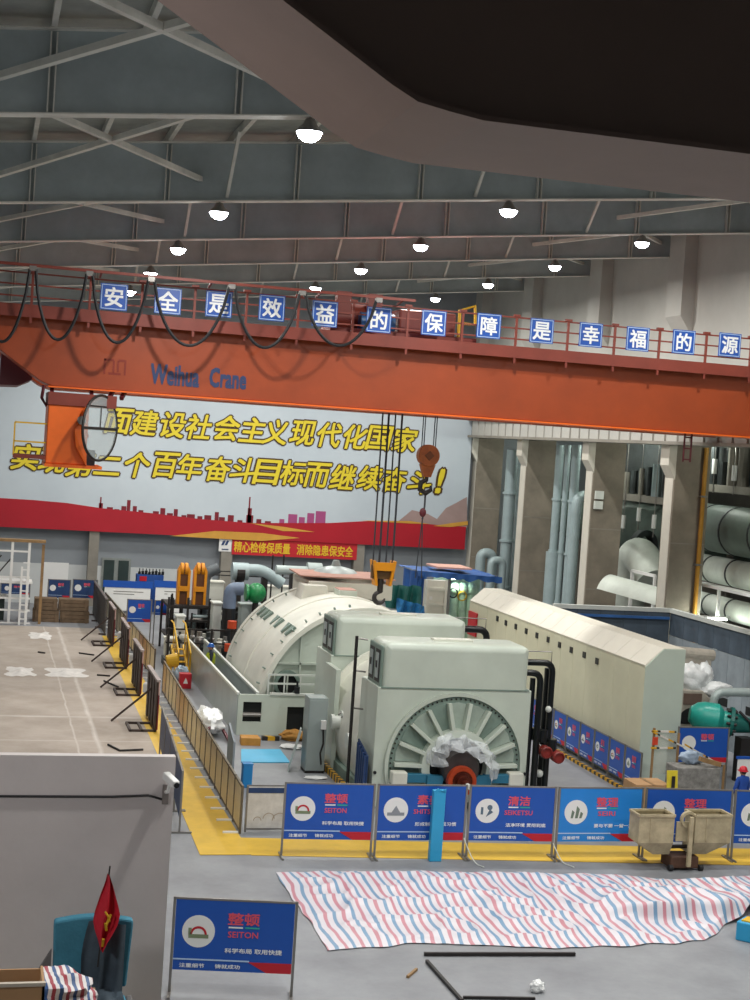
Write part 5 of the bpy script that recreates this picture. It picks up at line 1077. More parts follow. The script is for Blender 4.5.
# ================================================================== PIPES IN THE SIDE BAY
def vpipe(name, px0, py0, px1, py1, X, r, mt, label, bends=None):
    """riser through two picture points at lateral place X"""
    a = FX(px0, py0, X); b = FX(px1, py1, X); y = (a.y+b.y)/2
    t = thing(name, (X, y, 0), label, 'pipe', 'risers behind the piers')
    part(t, 'pipe', MB().cyl((X,y,0), (X,y,a.z), r, n=16), mt, smooth=True)
    for zz in (2.5, 5.2, 8.0):
        if zz < a.z: part(t, 'clamp', MB().cyl((X,y,zz), (X,y,zz+0.12), r*1.25, n=16), mt)
    return t, y
pipe_dim = mat('pipe_dim', '#9fb0b2', 0.45, 0.1, 0.08, 1)
vpipe('riser_pipe', 511, 450, 506, 575, 29.9, 0.34, pipe_dim, 'thick grey riser beside the pier nearest the end wall')
vpipe('riser_pipe', 521, 445, 515, 575, 30.75, 0.2, pipe_dim, 'thin grey riser squeezed behind the second pier')
t, y = vpipe('riser_pipe', 559, 445, 552, 590, 30.2, 0.22, pipe_dim, 'jogged grey riser left of the grey pipe trio'); part(t, 'lower_sleeve', MB().cyl((30.2,y,0), (30.2,y,5.2), 0.38, n=16), pipe_dim, smooth=True)
vpipe('riser_pipe', 566, 445, 561, 590, 30.3, 0.15, pipe_dim, 'slim grey riser in the middle of the grey pipe trio')
t, y = vpipe('riser_pipe', 574, 445, 570, 590, 30.3, 0.24, pipe_dim, 'grey riser with an elbow beside the third pier'); part(t, 'elbow', MB().tube([(30.9,y,8.4),(30.4,y-0.4,8.3),(30.3,y-0.45,7.6),(30.3,y-0.45,0)], 0.28, 12, bend=0.4), pipe_dim, smooth=True)
for i, (px, r) in enumerate(((488, 0.3), (499, 0.22))):
    a = FX(px, 553, 28.9); t = thing('hooped_pipe', (28.9, a.y, 0), ['larger grey hooped pipe at the foot of the corner pier', 'smaller grey hooped pipe beside the larger hoop'][i], 'pipe')
    part(t, 'pipe', MB().tube([(28.4,a.y-0.2,0),(28.4,a.y-0.2,a.z-0.4*i),(29.1,a.y-0.2,a.z-0.4*i),(29.1,a.y-0.2,0)], r, 12, bend=0.45), pipe_dim, smooth=True)
# big ducts in the two open bays
duct_w = mat('duct_white', '#c9d0c6', 0.5, 0, 0.1, 0.8); duct_d = mat('duct_green', '#5f6f66', 0.5, 0, 0.12, 0.8); dk_eq = mat('dark_equipment', '#3d4344', 0.6, 0.2, 0.2, 1.5)
t = thing('steam_duct', (35.4, 72, 0), 'huge dark green horizontal vessel high in the pipe bay', 'duct')
c = FX(640, 525, 35.4); part(t, 'vessel', MB().cyl((35.4,66.2,c.z), (35.4,86,c.z), 1.5, n=32), duct_d, smooth=True)
for y in (68, 76, 84): part(t, 'support', MB().box(34.9, 35.9, y-0.2, y+0.2, 0, c.z-1.3), concrete)
t = thing('steam_duct', (32.6, 66.5, 0), 'large white elbow duct with wrapped lower bend between two piers', 'duct')
c = FX(640, 560, 32.5); y0 = c.y
part(t, 'elbow', MB().tube([(32.6,y0+1.6,0.0),(32.6,y0+1.4,c.z-0.6),(32.6,y0+0.6,c.z+0.35),(32.6,y0-0.6,c.z-0.15),(32.6,y0-1.6,c.z-1.0)], 0.92, 24, bend=0.9), duct_w, smooth=True)
part(t, 'collar', MB().lathe([(0.95,0),(1.1,0),(1.1,0.2),(0.95,0.2)], (32.6,y0+1.5,c.z-1.6), (0,0,1), 28), duct_w, smooth=True)
d = FX(641, 545, 33.0); part(t, 'dark_ring', MB().lathe([(0.5,0),(0.8,0),(0.8,0.4),(0.5,0.4)], (33.0,d.y,d.z), (0.3,-1,0), 24), dk_eq, smooth=True)
a = FX(622, 605, 29.6); b = FX(660, 612, 29.6)
t = thing('white_trough', (30.6, 61.6, 0), 'white curved trough leaning over the hoarding between two piers', 'trough')
part(t, 'shell', MB().lathe([(0.95,0),(1.0,0),(1.0,4.2),(0.95,4.2)], (31.3,62.5,3.45), (-0.55,0.85,0.12), 18, radians(200), radians(340), ref=(0.85,0.55,0)), duct_w, smooth=True)
part(t, 'trestle', MB().box(30.2, 31.2, 62.6, 62.8, 0, 3.6).box(29.8, 30.8, 63.8, 64.0, 0, 3.6), steel)
a = FX(631, 590, 31.45); b = FX(655, 576, 31.45)
t = thing('pipe_trestle', (31.45, (a.y+b.y)/2, 0), 'white rectangular pipe frame in front of the elbow duct', 'frame')
m = MB(); z0, z1 = a.z, b.z
part(t, 'rail', MB().bar((31.45,a.y,z1), (31.45,b.y,z1), 0.14), white); part(t, 'post', MB().bar((31.45,a.y,0), (31.45,a.y,z1), 0.14), white); part(t, 'post', MB().bar((31.45,b.y,0), (31.45,b.y,z1), 0.12), white)
for i, (Xs, y0, y1, zz, lab) in enumerate(((33.5, 68.6, 77.6, 9.2, 'dark valve rack hung high between the third and fourth piers'), (33.5, 56.6, 66.0, 10.1, 'dark valve rack hung high in the open pipe bay at the picture edge'))):
    t = thing('valve_rack', (Xs, (y0+y1)/2, zz), lab, 'rack')
    part(t, 'beam', MB().box(Xs-0.3, Xs+0.3, y0, y1, zz-0.9, zz-0.55), concrete)
    part(t, 'backing', MB().box(Xs+0.6, Xs+0.7, y0, y1, zz-0.5, 12.4), dk_eq)
    random.seed(20+i)
    for k in range(9):
        yy = y0+0.4+k*(y1-y0-0.6)/9; r = random.uniform(0.12, 0.28); part(t, 'valve', MB().cyl((Xs,yy,zz-0.55), (Xs,yy,zz+random.uniform(0.5,1.6)), r, n=10), random.choice((dk_eq, pipe_dim, dk_eq, concrete)))
        if k % 2: part(t, 'hanger_rod', MB().cyl((Xs-0.35,yy+0.2,zz-(0.95 if i else 2.6)), (Xs-0.35,yy+0.2,12.4), 0.025, n=6), steel); part(t, 'spring_can', MB().cyl((Xs-0.35,yy+0.2,zz+(0.2 if i else -1.9)-0.25*(k % 3)), (Xs-0.35,yy+0.2,zz+(0.9 if i else -1.2)-0.25*(k % 3)), 0.12, n=10), white)
# ducts in the bay at the picture edge
for i, (py, r, mt, lab) in enumerate(((530, 1.1, duct_d, 'dark green horizontal duct in the bay beside the yellow pipe'), (572, 0.62, duct_w, 'white wrapped horizontal duct with dark bands near the yellow pipe'), (609, 0.5, duct_w, 'brightly lit white duct low in the bay by the yellow pipe'))):
    c = FX(728, py, 32.8); t = thing('wrapped_duct', (32.8, 55.5, 0), lab, 'duct')
    part(t, 'pipe', MB().cyl((32.8,51.2,c.z), (32.8,65.5,c.z), r, n=28), mt, smooth=True)
    for y in (52.6, 55.2, 57.8, 60.4, 62.6): part(t, 'band', MB().lathe([(r,0),(r+0.03,0),(r+0.03,0.1),(r,0.1)], (32.8,y,c.z), (0,1,0), 28), dk_eq)
    for y in (51.6+0.5*i, 64.2+0.35*i): part(t, 'support', MB().box(34.25, 34.5, y-0.12, y+0.12, 0, c.z+0.15), concrete); part(t, 'support_arm', MB().box(32.8+r+0.004, 34.25, y-0.08, y+0.08, c.z-0.1, c.z+0.1), steel)
c = FX(728, 590, 31.2); t = thing('pipe_shelf', (31.7, 55.4, 0), 'white steel shelf between the wrapped ducts', 'shelf')
part(t, 'deck', MB().box(31.0, 31.65, 51.5, 61.2, c.z-0.06, c.z+0.06), white)
for y in (51.7, 55.4, 59.2, 61.0): part(t, 'leg', MB().bar((31.3,y,0), (31.3,y,c.z), 0.12), white)
yy = 59.86; xq_ = (FY(704,450,yy).x+FY(698,600,yy).x)/2
t = thing('yellow_pipe', (xq_, yy, 0), 'tall slim yellow-brown pipe up the face of the fourth pier', 'pipe'); part(t, 'pipe', MB().cyl((xq_,yy,0), (xq_,yy,11.18), 0.1, n=12), mat('pipe_ochre', '#b8842a', 0.5, 0, 0.08, 2), smooth=True)
for zz in (3, 6, 9): part(t, 'clamp', MB().box(xq_-0.16, xq_+0.16, yy-0.12, yy+0.135, zz, zz+0.08), steel)
for i, (px, py) in enumerate(((599, 495), (598, 505))):
    c = FY(px, py, 68.95); solo('wall_box', MB().box(c.x-0.22, c.x+0.22, 68.85, 68.99, c.z-0.2, c.z+0.2), pipe_white, ['upper small grey box on the third pier', 'lower small grey box on the third pier'][i], 'box')
# ================================================================== FAR END: SCAFFOLD, TIMBER, CRATES
ys_ = 78.6
sc = thing('scaffold_stair', (1.8, ys_, 0), 'white steel scaffold stair tower at the far end of the concrete bay', 'scaffold')
def S(px, py, y=ys_): return FY(px, py, y)
for px, tp in ((16, 541), (33, 541)):
    a = S(px, tp); b = S(px-5, 626); part(sc, 'standard', MB().bar((a.x-0.15,ys_,0), (a.x-0.15,ys_,a.z), 0.13), white)
for px in (24, 30):
    a = S(px, 566); part(sc, 'ladder_rail', MB().bar((a.x-0.1,ys_-0.4,0), (a.x-0.1,ys_-0.4,a.z), 0.1), white)
for py in (551, 577, 598, 610, 623): a = S(12, py); part(sc, 'ledger', MB().bar((-0.6,ys_,a.z), (S(33,py).x-0.15,ys_,a.z), 0.09), white)
for k in range(9): zz = 0.3+0.36*k; part(sc, 'rung', MB().bar((S(24,590).x-0.12,ys_-0.4,zz), (S(30,590).x-0.08,ys_-0.4,zz), 0.06), white)
part(sc, 'deck', MB().box(-0.6, S(33,575).x, ys_-0.1, ys_+1.6, S(10,583).z, S(10,583).z+0.09), white)
part(sc, 'top_plank', MB().box(-0.6, S(46,541).x, ys_-0.1, ys_+0.4, S(20,542).z, S(20,542).z+0.14), wood)
part(sc, 'side_post', MB().bar((S(43,560).x,ys_+0.2,0), (S(43,560).x,ys_+0.2,S(43,545).z), 0.14), wood)
for k in range(3): part(sc, 'brace', MB().bar((-0.4+0.6*k,ys_+0.3,S(5,583).z+0.1), (0.6+0.6*k,ys_+0.4,S(5,548).z-0.4), 0.06), steel_dark)
# brown crates behind the bare concrete bay
for i, (x0, x1, z0, z1) in enumerate(((2.95, 4.3, 0, 0.62), (4.35, 5.85, 0, 0.62), (3.0, 4.2, 0.63, 1.22), (4.25, 5.8, 0.63, 1.22))):
    t = thing('timber_crate', ((x0+x1)/2, 80.1, z0), ['lower brown timber crate of the stack, nearer the scaffold', 'lower brown timber crate of the stack, nearer the dark screen', 'upper brown timber crate of the stack, nearer the scaffold', 'upper brown timber crate of the stack, nearer the dark screen'][i], 'crate', 'brown timber crates under the dark blue signs')
    for k in range(3): part(t, 'plank', MB().box(x0, x1, 79.6, 79.65, z0+k*(z1-z0)/3+0.01, z0+(k+1)*(z1-z0)/3-0.01), brown)
    part(t, 'body', MB().box(x0+0.02, x1-0.02, 79.65, 80.6, z0, z1), brown)
    for x in (x0+0.1, x1-0.22): part(t, 'batten', MB().box(x, x+0.12, 79.56, 79.6, z0, z1), brown)
a = FZ(10, 622, 0); t = thing('dark_bin', (0.8, 79.0, 0), 'dark green covered bin under the scaffold with white sheet on top', 'bin')
part(t, 'body', MB().box(-0.3, 1.5, 79.8, 80.8, 0, 1.1), mat('bin_green', '#2e3a36', 0.7, 0, 0.1, 2)); part(t, 'sheet', blob((0.8,80.2,1.2), 0.6, (1.6,0.7,0.25), 2), plastic_white, smooth=True)
t = thing('wall_panel', (6, YB-0.1, 0), 'plain white panel on the end wall behind the scaffold', 'panel'); a = FY(44, 562, YB-0.08); b = FY(68, 577, YB-0.08); part(t, 'panel', MB().box(a.x, b.x, YB-0.1, YB-0.05, 0, a.z), white)
# blue bin with bottles by the end wall
a = FY(136, 583, 86.0); b = FY(163, 575, 86.0); t = thing('blue_bin', ((a.x+b.x)/2, 86, 0), 'blue open bin full of dark bottles by the end wall', 'bin')
part(t, 'body', MB().box(a.x, b.x, 85.6, 86.4, 0, b.z), mat('bin_blue', '#24509a', 0.5)); part(t, 'patch', MB().box(a.x+0.15, a.x+0.55, 85.58, 85.6, b.z-0.35, b.z-0.08), sign_red)
for k in range(8): x = a.x+0.15+k*0.19; solo('bottle', MB().cyl((x,85.9,b.z), (x,85.9,b.z+0.16+0.1*(k*7 % 3)/3), 0.08, n=8).cyl((x,85.9,b.z+0.16), (x,85.9,b.z+0.34), 0.03, n=6), black, 'dark bottle standing in the blue bin', 'bottle', 'bottles in the blue bin')
# ================================================================== FAR MACHINERY BEYOND THE GAP
rack = thing('valve_skid', (10.6, 70.6, 0), 'dark steel pipe frame crowded with valves behind the tan fence', 'frame')
XA, XB = 8.7, 13.4; ZR = 2.28
for x in (8.7, 9.6, 10.6, 11.7, 12.8): part(rack, 'post', MB().bar((x,69.4,0), (x,69.4,ZR+0.4), 0.1), steel_dark); part(rack, 'post', MB().bar((x,72.0,0), (x,72.0,ZR), 0.1), steel_dark)
for zz in (0.9, 1.6, ZR): part(rack, 'rail', MB().bar((XA,69.4,zz), (XB,69.4,zz), 0.09), steel_dark)
part(rack, 'deck', MB().box(XA, XB, 69.4, 72.1, ZR-0.12, ZR), steel_dark)
part(rack, 'lower_deck', MB().box(XA, XB, 69.6, 72.1, 0.75, 0.85), steel_dark)
random.seed(11)
for k in range(44):
    x = random.uniform(XA+0.2, XB-0.2); zz = random.choice((0.85, 0.9, 1.0)); y = random.uniform(69.5, 71.2); h = random.uniform(0.3, 0.9); r = random.uniform(0.1, 0.24)
    v = part(rack, 'valve', MB().cyl((x,y,zz), (x,y,zz+h), r*0.7, n=10).ball((x,y,zz+h*0.55), r, n=10, m=6), random.choice((steel_dark, steel_dark, dk_eq, pipe_dim, steel)))
for k in range(12): x = random.uniform(XA, XB); part(rack, 'rod', MB().cyl((x,69.45,0), (x,69.45,random.uniform(1.8,3.0)), 0.05, n=6), steel_dark)
for k in range(14):
    x = random.uniform(XA+0.2, XB-0.3); z = random.uniform(0.2, 2.0); part(rack, 'pipe', MB().tube([(x,69.5,z),(x+random.uniform(0.4,1.2),69.5,z),(x+1.2,70.6,z)], 0.07, 8, bend=0.2), random.choice((steel_dark, pipe_dim, steel)))
sk2 = thing('valve_skid', (9.9, 66.2, 0), 'low black valve skid in front of the taller pipe frame by the fence gap', 'machine')
for x in (8.3, 9.2, 10.2, 11.2): part(sk2, 'post', MB().bar((x,65.6,0), (x,65.6,1.75), 0.09), steel_dark)
for zz in (0.5, 1.1, 1.7): part(sk2, 'rail', MB().bar((8.2,65.6,zz), (11.3,65.6,zz), 0.07), steel_dark)
part(sk2, 'base', MB().box(8.2, 11.3, 65.6, 66.9, 0, 0.35), dk_eq)
for k in range(22):
    x = random.uniform(8.3, 11.2); y = random.uniform(65.7, 66.7); h = random.uniform(0.4, 1.3); r = random.uniform(0.1, 0.22)
    part(sk2, 'valve', MB().cyl((x,y,0.35), (x,y,0.35+h), r*0.6, n=8).ball((x,y,0.35+h*0.7), r, n=10, m=6), random.choice((steel_dark, dk_eq, dk_eq, steel, gen_white)))
# two yellow jacks
for i, (x0, x1) in enumerate(((176, 188.5), (192, 205))):
    Y = 70.4; a = FY(x0, 600, Y); b = FY(x1, 600, Y); zt_ = FY(x0+6, 563, Y).z; w_ = b.x-a.x; xm_ = (a.x+b.x)/2
    t = thing('hook_block', (xm_, Y, ZR), ['yellow spare hook block standing nearer the notice boards', 'yellow spare hook block standing nearer the dark pipe bend'][i], 'hook block', 'pair of yellow hook blocks')
    for s in (-1, 1): part(t, 'cheek', MB().prism([(xm_+s*w_/2,Y-0.25,ZR+0.004),(xm_+s*w_/2,Y-0.25,zt_-0.35),(xm_+s*w_*0.3,Y-0.25,zt_-0.1),(xm_+s*w_*0.3,Y-0.25,ZR+0.004)], (0,0.5,0)), yellow_hook)
    part(t, 'core', MB().box(xm_-w_*0.32, xm_+w_*0.32, Y-0.18, Y+0.2, ZR+0.004, zt_-0.3), mat('jack_brown', '#5d3512', 0.6))
    part(t, 'cross_plate', MB().box(xm_-w_*0.4, xm_+w_*0.4, Y-0.28, Y-0.2, ZR+0.62, ZR+0.86), yellow_hook)
    for s in (-1, 1): part(t, 'sheave', MB().cyl((xm_+s*0.1-0.07,Y,zt_-0.28), (xm_+s*0.1+0.07,Y,zt_-0.28), 0.3, n=18), yellow_hook, smooth=True)
# blue-grey bend, green valve, grey pipe run
Y = 67.5; a = FY(229, 640, Y); b = FY(244, 589, Y)
t = thing('pipe_bend', (a.x, Y, 0), 'thick blue-grey pipe bend with black lower sleeve in front of the green valve', 'pipe')
xr_ = FY(229, 610, Y).x; part(t, 'bend', MB().tube([(xr_,Y,FY(229,608,Y).z),(xr_,Y,b.z),(FY(243,590,Y).x,Y,b.z)], 0.3, 16, bend=0.5), pipe_blue, smooth=True); part(t, 'sleeve', MB().cyl((xr_,Y,0), (xr_,Y,FY(229,608,Y).z), 0.31, n=16), black)
c = FY(256, 593, Y+0.6); t = thing('green_valve', (c.x, Y+0.6, 0), 'glossy green round valve body behind the turbine hood', 'valve')
gm = mat('valve_green', '#1f8a4c', 0.35, 0, 0.25, 3); part(t, 'body', MB().ball(c, 0.47, (1,1,1), 20, 14), gm, smooth=True); part(t, 'flange', MB().cyl((c.x-0.5,Y+0.6,c.z), (c.x-0.38,Y+0.6,c.z), 0.4, n=20), gm); part(t, 'stem', MB().cyl((c.x,Y+0.6,0), (c.x,Y+0.6,c.z-0.3), 0.14, n=10), steel_dark)
Y = 73.0; t = thing('pipe_run', (FY(260,570,Y).x, Y, 0), 'large grey pipe run with a flanged drum behind the green valve', 'pipe')
p = [FY(q, r_, Y) for q, r_ in ((240, 570), (262, 570), (282, 584))]; part(t, 'pipe', MB().tube([tuple(p[0]), tuple(p[1]), (p[2].x,Y,p[2].z)], 0.3, 14, bend=0.4), pipe_dim, smooth=True)
a = FY(232, 571, Y); b = FY(248, 571, Y); part(t, 'drum', MB().cyl((a.x,Y,a.z), (b.x,Y,a.z), 0.44, n=20), pipe_dim, smooth=True); part(t, 'drum_band', MB().cyl((a.x+0.2,Y,a.z-0.05), (b.x-0.2,Y,a.z-0.05), 0.46, n=20), steel_dark)
part(t, 'support', MB().box(a.x+0.2, a.x+0.5, Y-0.15, Y+0.15, 0, a.z-0.3), steel_dark); part(t, 'support', MB().box(p[1].x, p[1].x+0.3, Y-0.15, Y+0.15, 0, p[1].z-0.2), steel_dark)
c = FY(309, 570, 70.0); t = thing('pipe_run', (c.x, 70, 0), 'grey flanged pipe end resting behind the pink felt sheet', 'pipe')
part(t, 'drum', MB().cyl((c.x-0.1,70,c.z), (c.x+0.6,70,c.z), 0.36, n=20), pipe_grey, smooth=True); part(t, 'pipe', MB().cyl((c.x-1.6,70,c.z-0.05), (c.x,70,c.z-0.05), 0.22, n=16), pipe_grey, smooth=True); part(t, 'support', MB().box(c.x-0.1, c.x+0.2, 69.8, 70.2, 0, c.z-0.25), steel_dark); part(t, 'support', MB().box(c.x-0.9, c.x-0.7, 69.8, 70.2, 0, c.z-0.2), steel_dark)
Y = 71.5; a = FY(207, 598, Y); t = thing('pipe_bend', (a.x, Y, 0), 'dark grey pipe bend right behind the yellow hook blocks', 'pipe'); part(t, 'bend', MB().tube([(a.x,72.6,0),(a.x,72.6,FY(208,576,Y).z),(FY(222,572,Y).x,72.6,FY(222,570,Y).z)], 0.27, 14, bend=0.6), mat('pipe_dark_grey', '#5d6468', 0.5), smooth=True)
for i, px in enumerate((273, 284)): c = FY(px, 555, 74.0); solo('rod', MB().cyl((c.x,74,0), (c.x,74,c.z), 0.045, n=6), steel_dark, ['thin upright rod below the red banner, left one', 'thin upright rod below the red banner, right one'][i], 'rod')
t = thing('tie_rail', (12.5, 73.6, 0), 'long thin dark rails strung behind the yellow hook blocks', 'rail')
for py in (572, 576): z = FY(240, py, 73.6).z; part(t, 'rail', MB().bar((FY(205,py,73.6).x,73.6,z), (FY(300,py,73.6).x,73.6,z), 0.05), steel_dark)
for px in (207, 298): part(t, 'post', MB().bar((FY(px,574,73.6).x,73.6,0), (FY(px,574,73.6).x,73.6,FY(240,572,73.6).z+0.1), 0.07), steel_dark)
# pale machinery blocks behind the hood
for i, (x0, x1, y0, y1, Y, mt) in enumerate(((204, 224, 583, 600, 75.0, gen_white), (265, 292, 588, 598, 76.0, gen_white), (165, 180, 640, 660, 67.3, gen_white), (240, 262, 606, 625, 68.35, pipe_grey), (213, 222, 604, 613, 68.35, pipe_white), (176, 185, 617, 630, 68.3, pipe_white))):
    a = FY(x0, y1, Y); b = FY(x1, y0, Y); t = thing('equipment_block', ((a.x+b.x)/2, Y, 0), ['pale machine block behind the dark pipe bend', 'low pale machine block behind the top of the turbine hood', 'pale concrete block beside the yellow steps', 'grey machine block below the green valve', 'small pale block beside the blue-grey pipe bend', 'small white gauge cabinet among the black frames'][i], 'machine')
    part(t, 'body', MB().box(a.x, b.x, Y, Y+0.8, 0, b.z), mt, bevel=0.03); part(t, 'cap', MB().box(a.x-0.05, b.x+0.05, Y-0.05, Y+0.85, b.z, b.z+0.06), mt)
# yellow steps by the fence gap
Y = 62.0; st = thing('yellow_steps', (FY(184,660,Y).x, Y, 0), 'yellow steel steps with handrails at the gap in the tan fence', 'steps')
xa_ = FY(179, 650, Y).x; xb_ = FY(191, 650, Y).x; zt_ = FY(182, 630, Y).z
for s, x in enumerate((xa_, xb_)):
    part(st, 'handrail', MB().tube([(x,Y,0),(x,Y,zt_*0.55),(x,Y+2.2,zt_),(x,Y+3.0,zt_)], 0.035, 6), yellow); part(st, 'stringer', MB().bar((x,Y,0.1), (x,Y+2.4,1.1), 0.08, 0.2), yellow)
    for k in range(4): part(st, 'baluster', MB().bar((x,Y+0.2+k*0.6,0.1+0.25*k), (x,Y+0.2+k*0.6,zt_*0.6+0.22*k), 0.04), yellow)
for k in range(5): part(st, 'tread', MB().box(xa_, xb_, Y+0.2+k*0.45, Y+0.5+k*0.45, 0.2+0.2*k, 0.24+0.2*k), yellow)
c = FZ(171, 668); c = FY(171, 661, 60.6); solo('warning_lamp', MB().cyl((c.x-0.2,60.6,c.z), (c.x+0.25,60.6,c.z+0.05), 0.22, 0.3, n=16).bar((c.x,60.6,0), (c.x,60.6,c.z), 0.08), yellow, 'yellow drum-shaped warning lamp on a stand at the fence gap', 'lamp')
c = FZ(185, 688); t = thing('fire_bucket', (c.x, c.y, 0), 'red fire box with white mark behind the tan fence', 'box'); z1 = FY(184, 673, c.y).z
part(t, 'body', MB().box(c.x-0.26, c.x+0.22, c.y-0.2, c.y+0.2, 0, z1), sign_red, bevel=0.02); part(t, 'mark', MB().prism([(c.x-0.12,c.y-0.21,z1*0.35),(c.x+0.08,c.y-0.21,z1*0.35),(c.x-0.02,c.y-0.21,z1*0.75)], (0,0.008,0)), white)
c = FZ(178, 680); solo('plastic_bag', blob((c.x,c.y-0.95,0.4), 0.36, (0.8,0.7,1.0), 7), mat('bag_pale_blue', '#b9d2e6', 0.4, 0, 0.2, 4), 'pale blue and white plastic bag beside the red fire box', 'bag', smooth=True)
# ================================================================== SHELTER AND TARPS BEHIND THE GENERATOR
Y = 64.0
def Q(px, py, y=Y): return FY(px, py, y)
sh_ = thing('tarp_shelter', (Q(460,600).x, Y+1, 0), 'blue tarp shelter with open green-lit front behind the rear generator hood', 'shelter')
x0 = Q(419, 590).x; x1 = Q(497, 590).x; zt_ = Q(440, 573).z
for x in (x0, Q(449,590).x, x1-0.1): part(sh_, 'post', MB().bar((x,Y,0), (x,Y,zt_), 0.1), steel)
def rooft(u, v): return Vector((x0-0.2+(x1-x0+0.3)*u, Y-0.3+3.2*v, zt_+0.06+0.1*noise.noise(Vector((u*6, v*4, 3)))-0.12*u))
part(sh_, 'roof_tarp', MB().sheet(rooft, 24, 12), tarp_blue, smooth=True)
def valance(u, v): return Vector((x0-0.2+(x1-x0+0.3)*u, Y-0.3-0.04*sin(u*40)*v, zt_+0.08-0.12*u-(0.25+0.15*noise.noise(Vector((u*9, 0, 1))))*v))
part(sh_, 'valance', MB().sheet(valance, 40, 4), tarp_blue, smooth=True)
def sidet(u, v): return Vector((x0-0.15+0.08*sin(u*14), Y-0.2+2.6*u, zt_-v*(zt_-0.1)+0.03*sin(u*9)))
part(sh_, 'side_tarp', MB().sheet(sidet, 16, 8), tarp_blue, smooth=True)
def sidef(u, v): return Vector((x0-0.2+0.45*u, Y-0.28+0.05*sin(u*14+v*5), zt_-v*(zt_-0.2)))
part(sh_, 'front_tarp', MB().sheet(sidef, 8, 12), tarp_blue, smooth=True)
part(sh_, 'felt', MB().box(Q(440,571).x, Q(475,571).x, Y+0.4, Y+2.2, zt_+0.16, zt_+0.24), felt_pink)
mg = mat('machine_mint', '#bcd8bc', 0.4, 0, 0.15, 2)
part(sh_, 'back_sheet', MB().box(Q(449,590).x, x1, Y+2.4, Y+2.5, 0, zt_-0.15), mg)
ld = bpy.data.lights.new('shelter_light', 'POINT'); ld.energy = 45; ld.shadow_soft_size = 0.2; ld.color = (0.85, 1, 0.85); lo = bpy.data.objects.new('shelter_light', ld); COL.objects.link(lo); lo.parent = sh_; lo.location = (Q(463,580).x-Q(460,600).x, 0.0, zt_-0.6)
part(sh_, 'work_lamp', MB().cyl((Q(458,580).x,Y+1.0,zt_-0.3), (Q(468,580).x,Y+1.0,zt_-0.3), 0.05, n=8), MATS['tube_glow'])
vm = thing('valve_group', (Q(463,600).x, Y+1.4, 0), 'pale green valves with yellow handwheels inside the tarp shelter', 'valves')
for k, px in enumerate((454, 462, 470)): c = Q(px, 600, Y+1.4); part(vm, 'valve_body', MB().cyl((c.x,Y+1.4,0), (c.x,Y+1.4,c.z+0.6), 0.2, n=12).ball((c.x,Y+1.4,c.z+0.5), 0.32), mg, smooth=True)
for px, py in ((453, 593), (462, 596)): c = Q(px, py, Y+1.0); part(vm, 'handwheel', MB().lathe([(0.18,0),(0.24,0.03),(0.18,0.06),(0.18,0)], (c.x,Y+0.95,c.z), (0,1,0), 16), yellow if px > 455 else black)
cb = thing('white_cabinet', (Q(436,600).x, Y-0.6, 0), 'tall cream cabinet with two cross ribs in front of the blue tarp shelter', 'cabinet')
a = Q(425, 612, Y-0.8); b = Q(447.5, 581, Y-0.8); part(cb, 'body', MB().box(a.x, b.x, Y-0.8, Y-0.35, 0, b.z), gen_white)
for x in (a.x, b.x-0.12): part(cb, 'edge_rib', MB().box(x, x+0.12, Y-0.9, Y-0.8, 0, b.z+0.03), gen_white)
for py in (589, 604): z = Q(436, py, Y-0.8).z; part(cb, 'cross_rib', MB().box(a.x, b.x, Y-0.88, Y-0.8, z-0.06, z+0.06), gen_white)
c = Q(430, 598, Y-0.8); part(cb, 'plate', MB().box(c.x-0.1, c.x+0.1, Y-0.82, Y-0.8, c.z-0.07, c.z+0.07), white)
def gt(u, v): p = Q(386+36*u, 585+2*u+v*(22+6*u), 62.5); return Vector((p.x, 62.5+0.18*sin(u*17+v*3)+0.3*(1-v), max(3.14, p.z+0.05*noise.noise(Vector((u*4, v*4, 2))))))
solo('green_tarp', MB().sheet(gt, 30, 12), tarp_green, 'dark green tarp draped beside the main hook', 'tarp', smooth=True)
def bt(u, v): p = Q(397+28*u, 598+8*u+v*(18), 62.0); return Vector((p.x, 62.0+0.12*sin(u*20+v*4), max(3.14, p.z+0.05*noise.noise(Vector((u*6, v*4, 5))))))
solo('blue_tarp', MB().sheet(bt, 24, 8), mat('tarp_bright_blue', '#2f86c9', 0.45, 0, 0.25, 4, 0.2), 'bright blue tarp lying below the dark green tarp', 'tarp', smooth=True)
ms = thing('machine_bed', (16.0, 63.5, 0), 'cream machine bed under the tarps behind the turbine hood', 'machine'); part(ms, 'body', MB().box(14.6, 19.0, 61.9, 63.4, 0, 2.95), gen_white, bevel=0.05); part(ms, 'ledge', MB().box(14.5, 19.1, 61.8, 63.5, 2.95, 3.12), gen_white)
for i, px in enumerate((357, 372)):
    c = FY(px, 577, 63.2); t = thing('striped_buffer', (c.x, 63.2, 3.12), ['yellow and black striped buffer behind the felt sheet, left of the main hook', 'yellow and black striped buffer next to the main hook block'][i], 'buffer'); part(t, 'buffer', MB().cyl((c.x-0.27,63.2,c.z+0.08), (c.x+0.27,63.2,c.z-0.1), 0.17, n=14), hazard_x, smooth=True); part(t, 'stand', MB().box(c.x-0.12, c.x+0.12, 63.1, 63.3, 3.123, c.z), steel_dark)
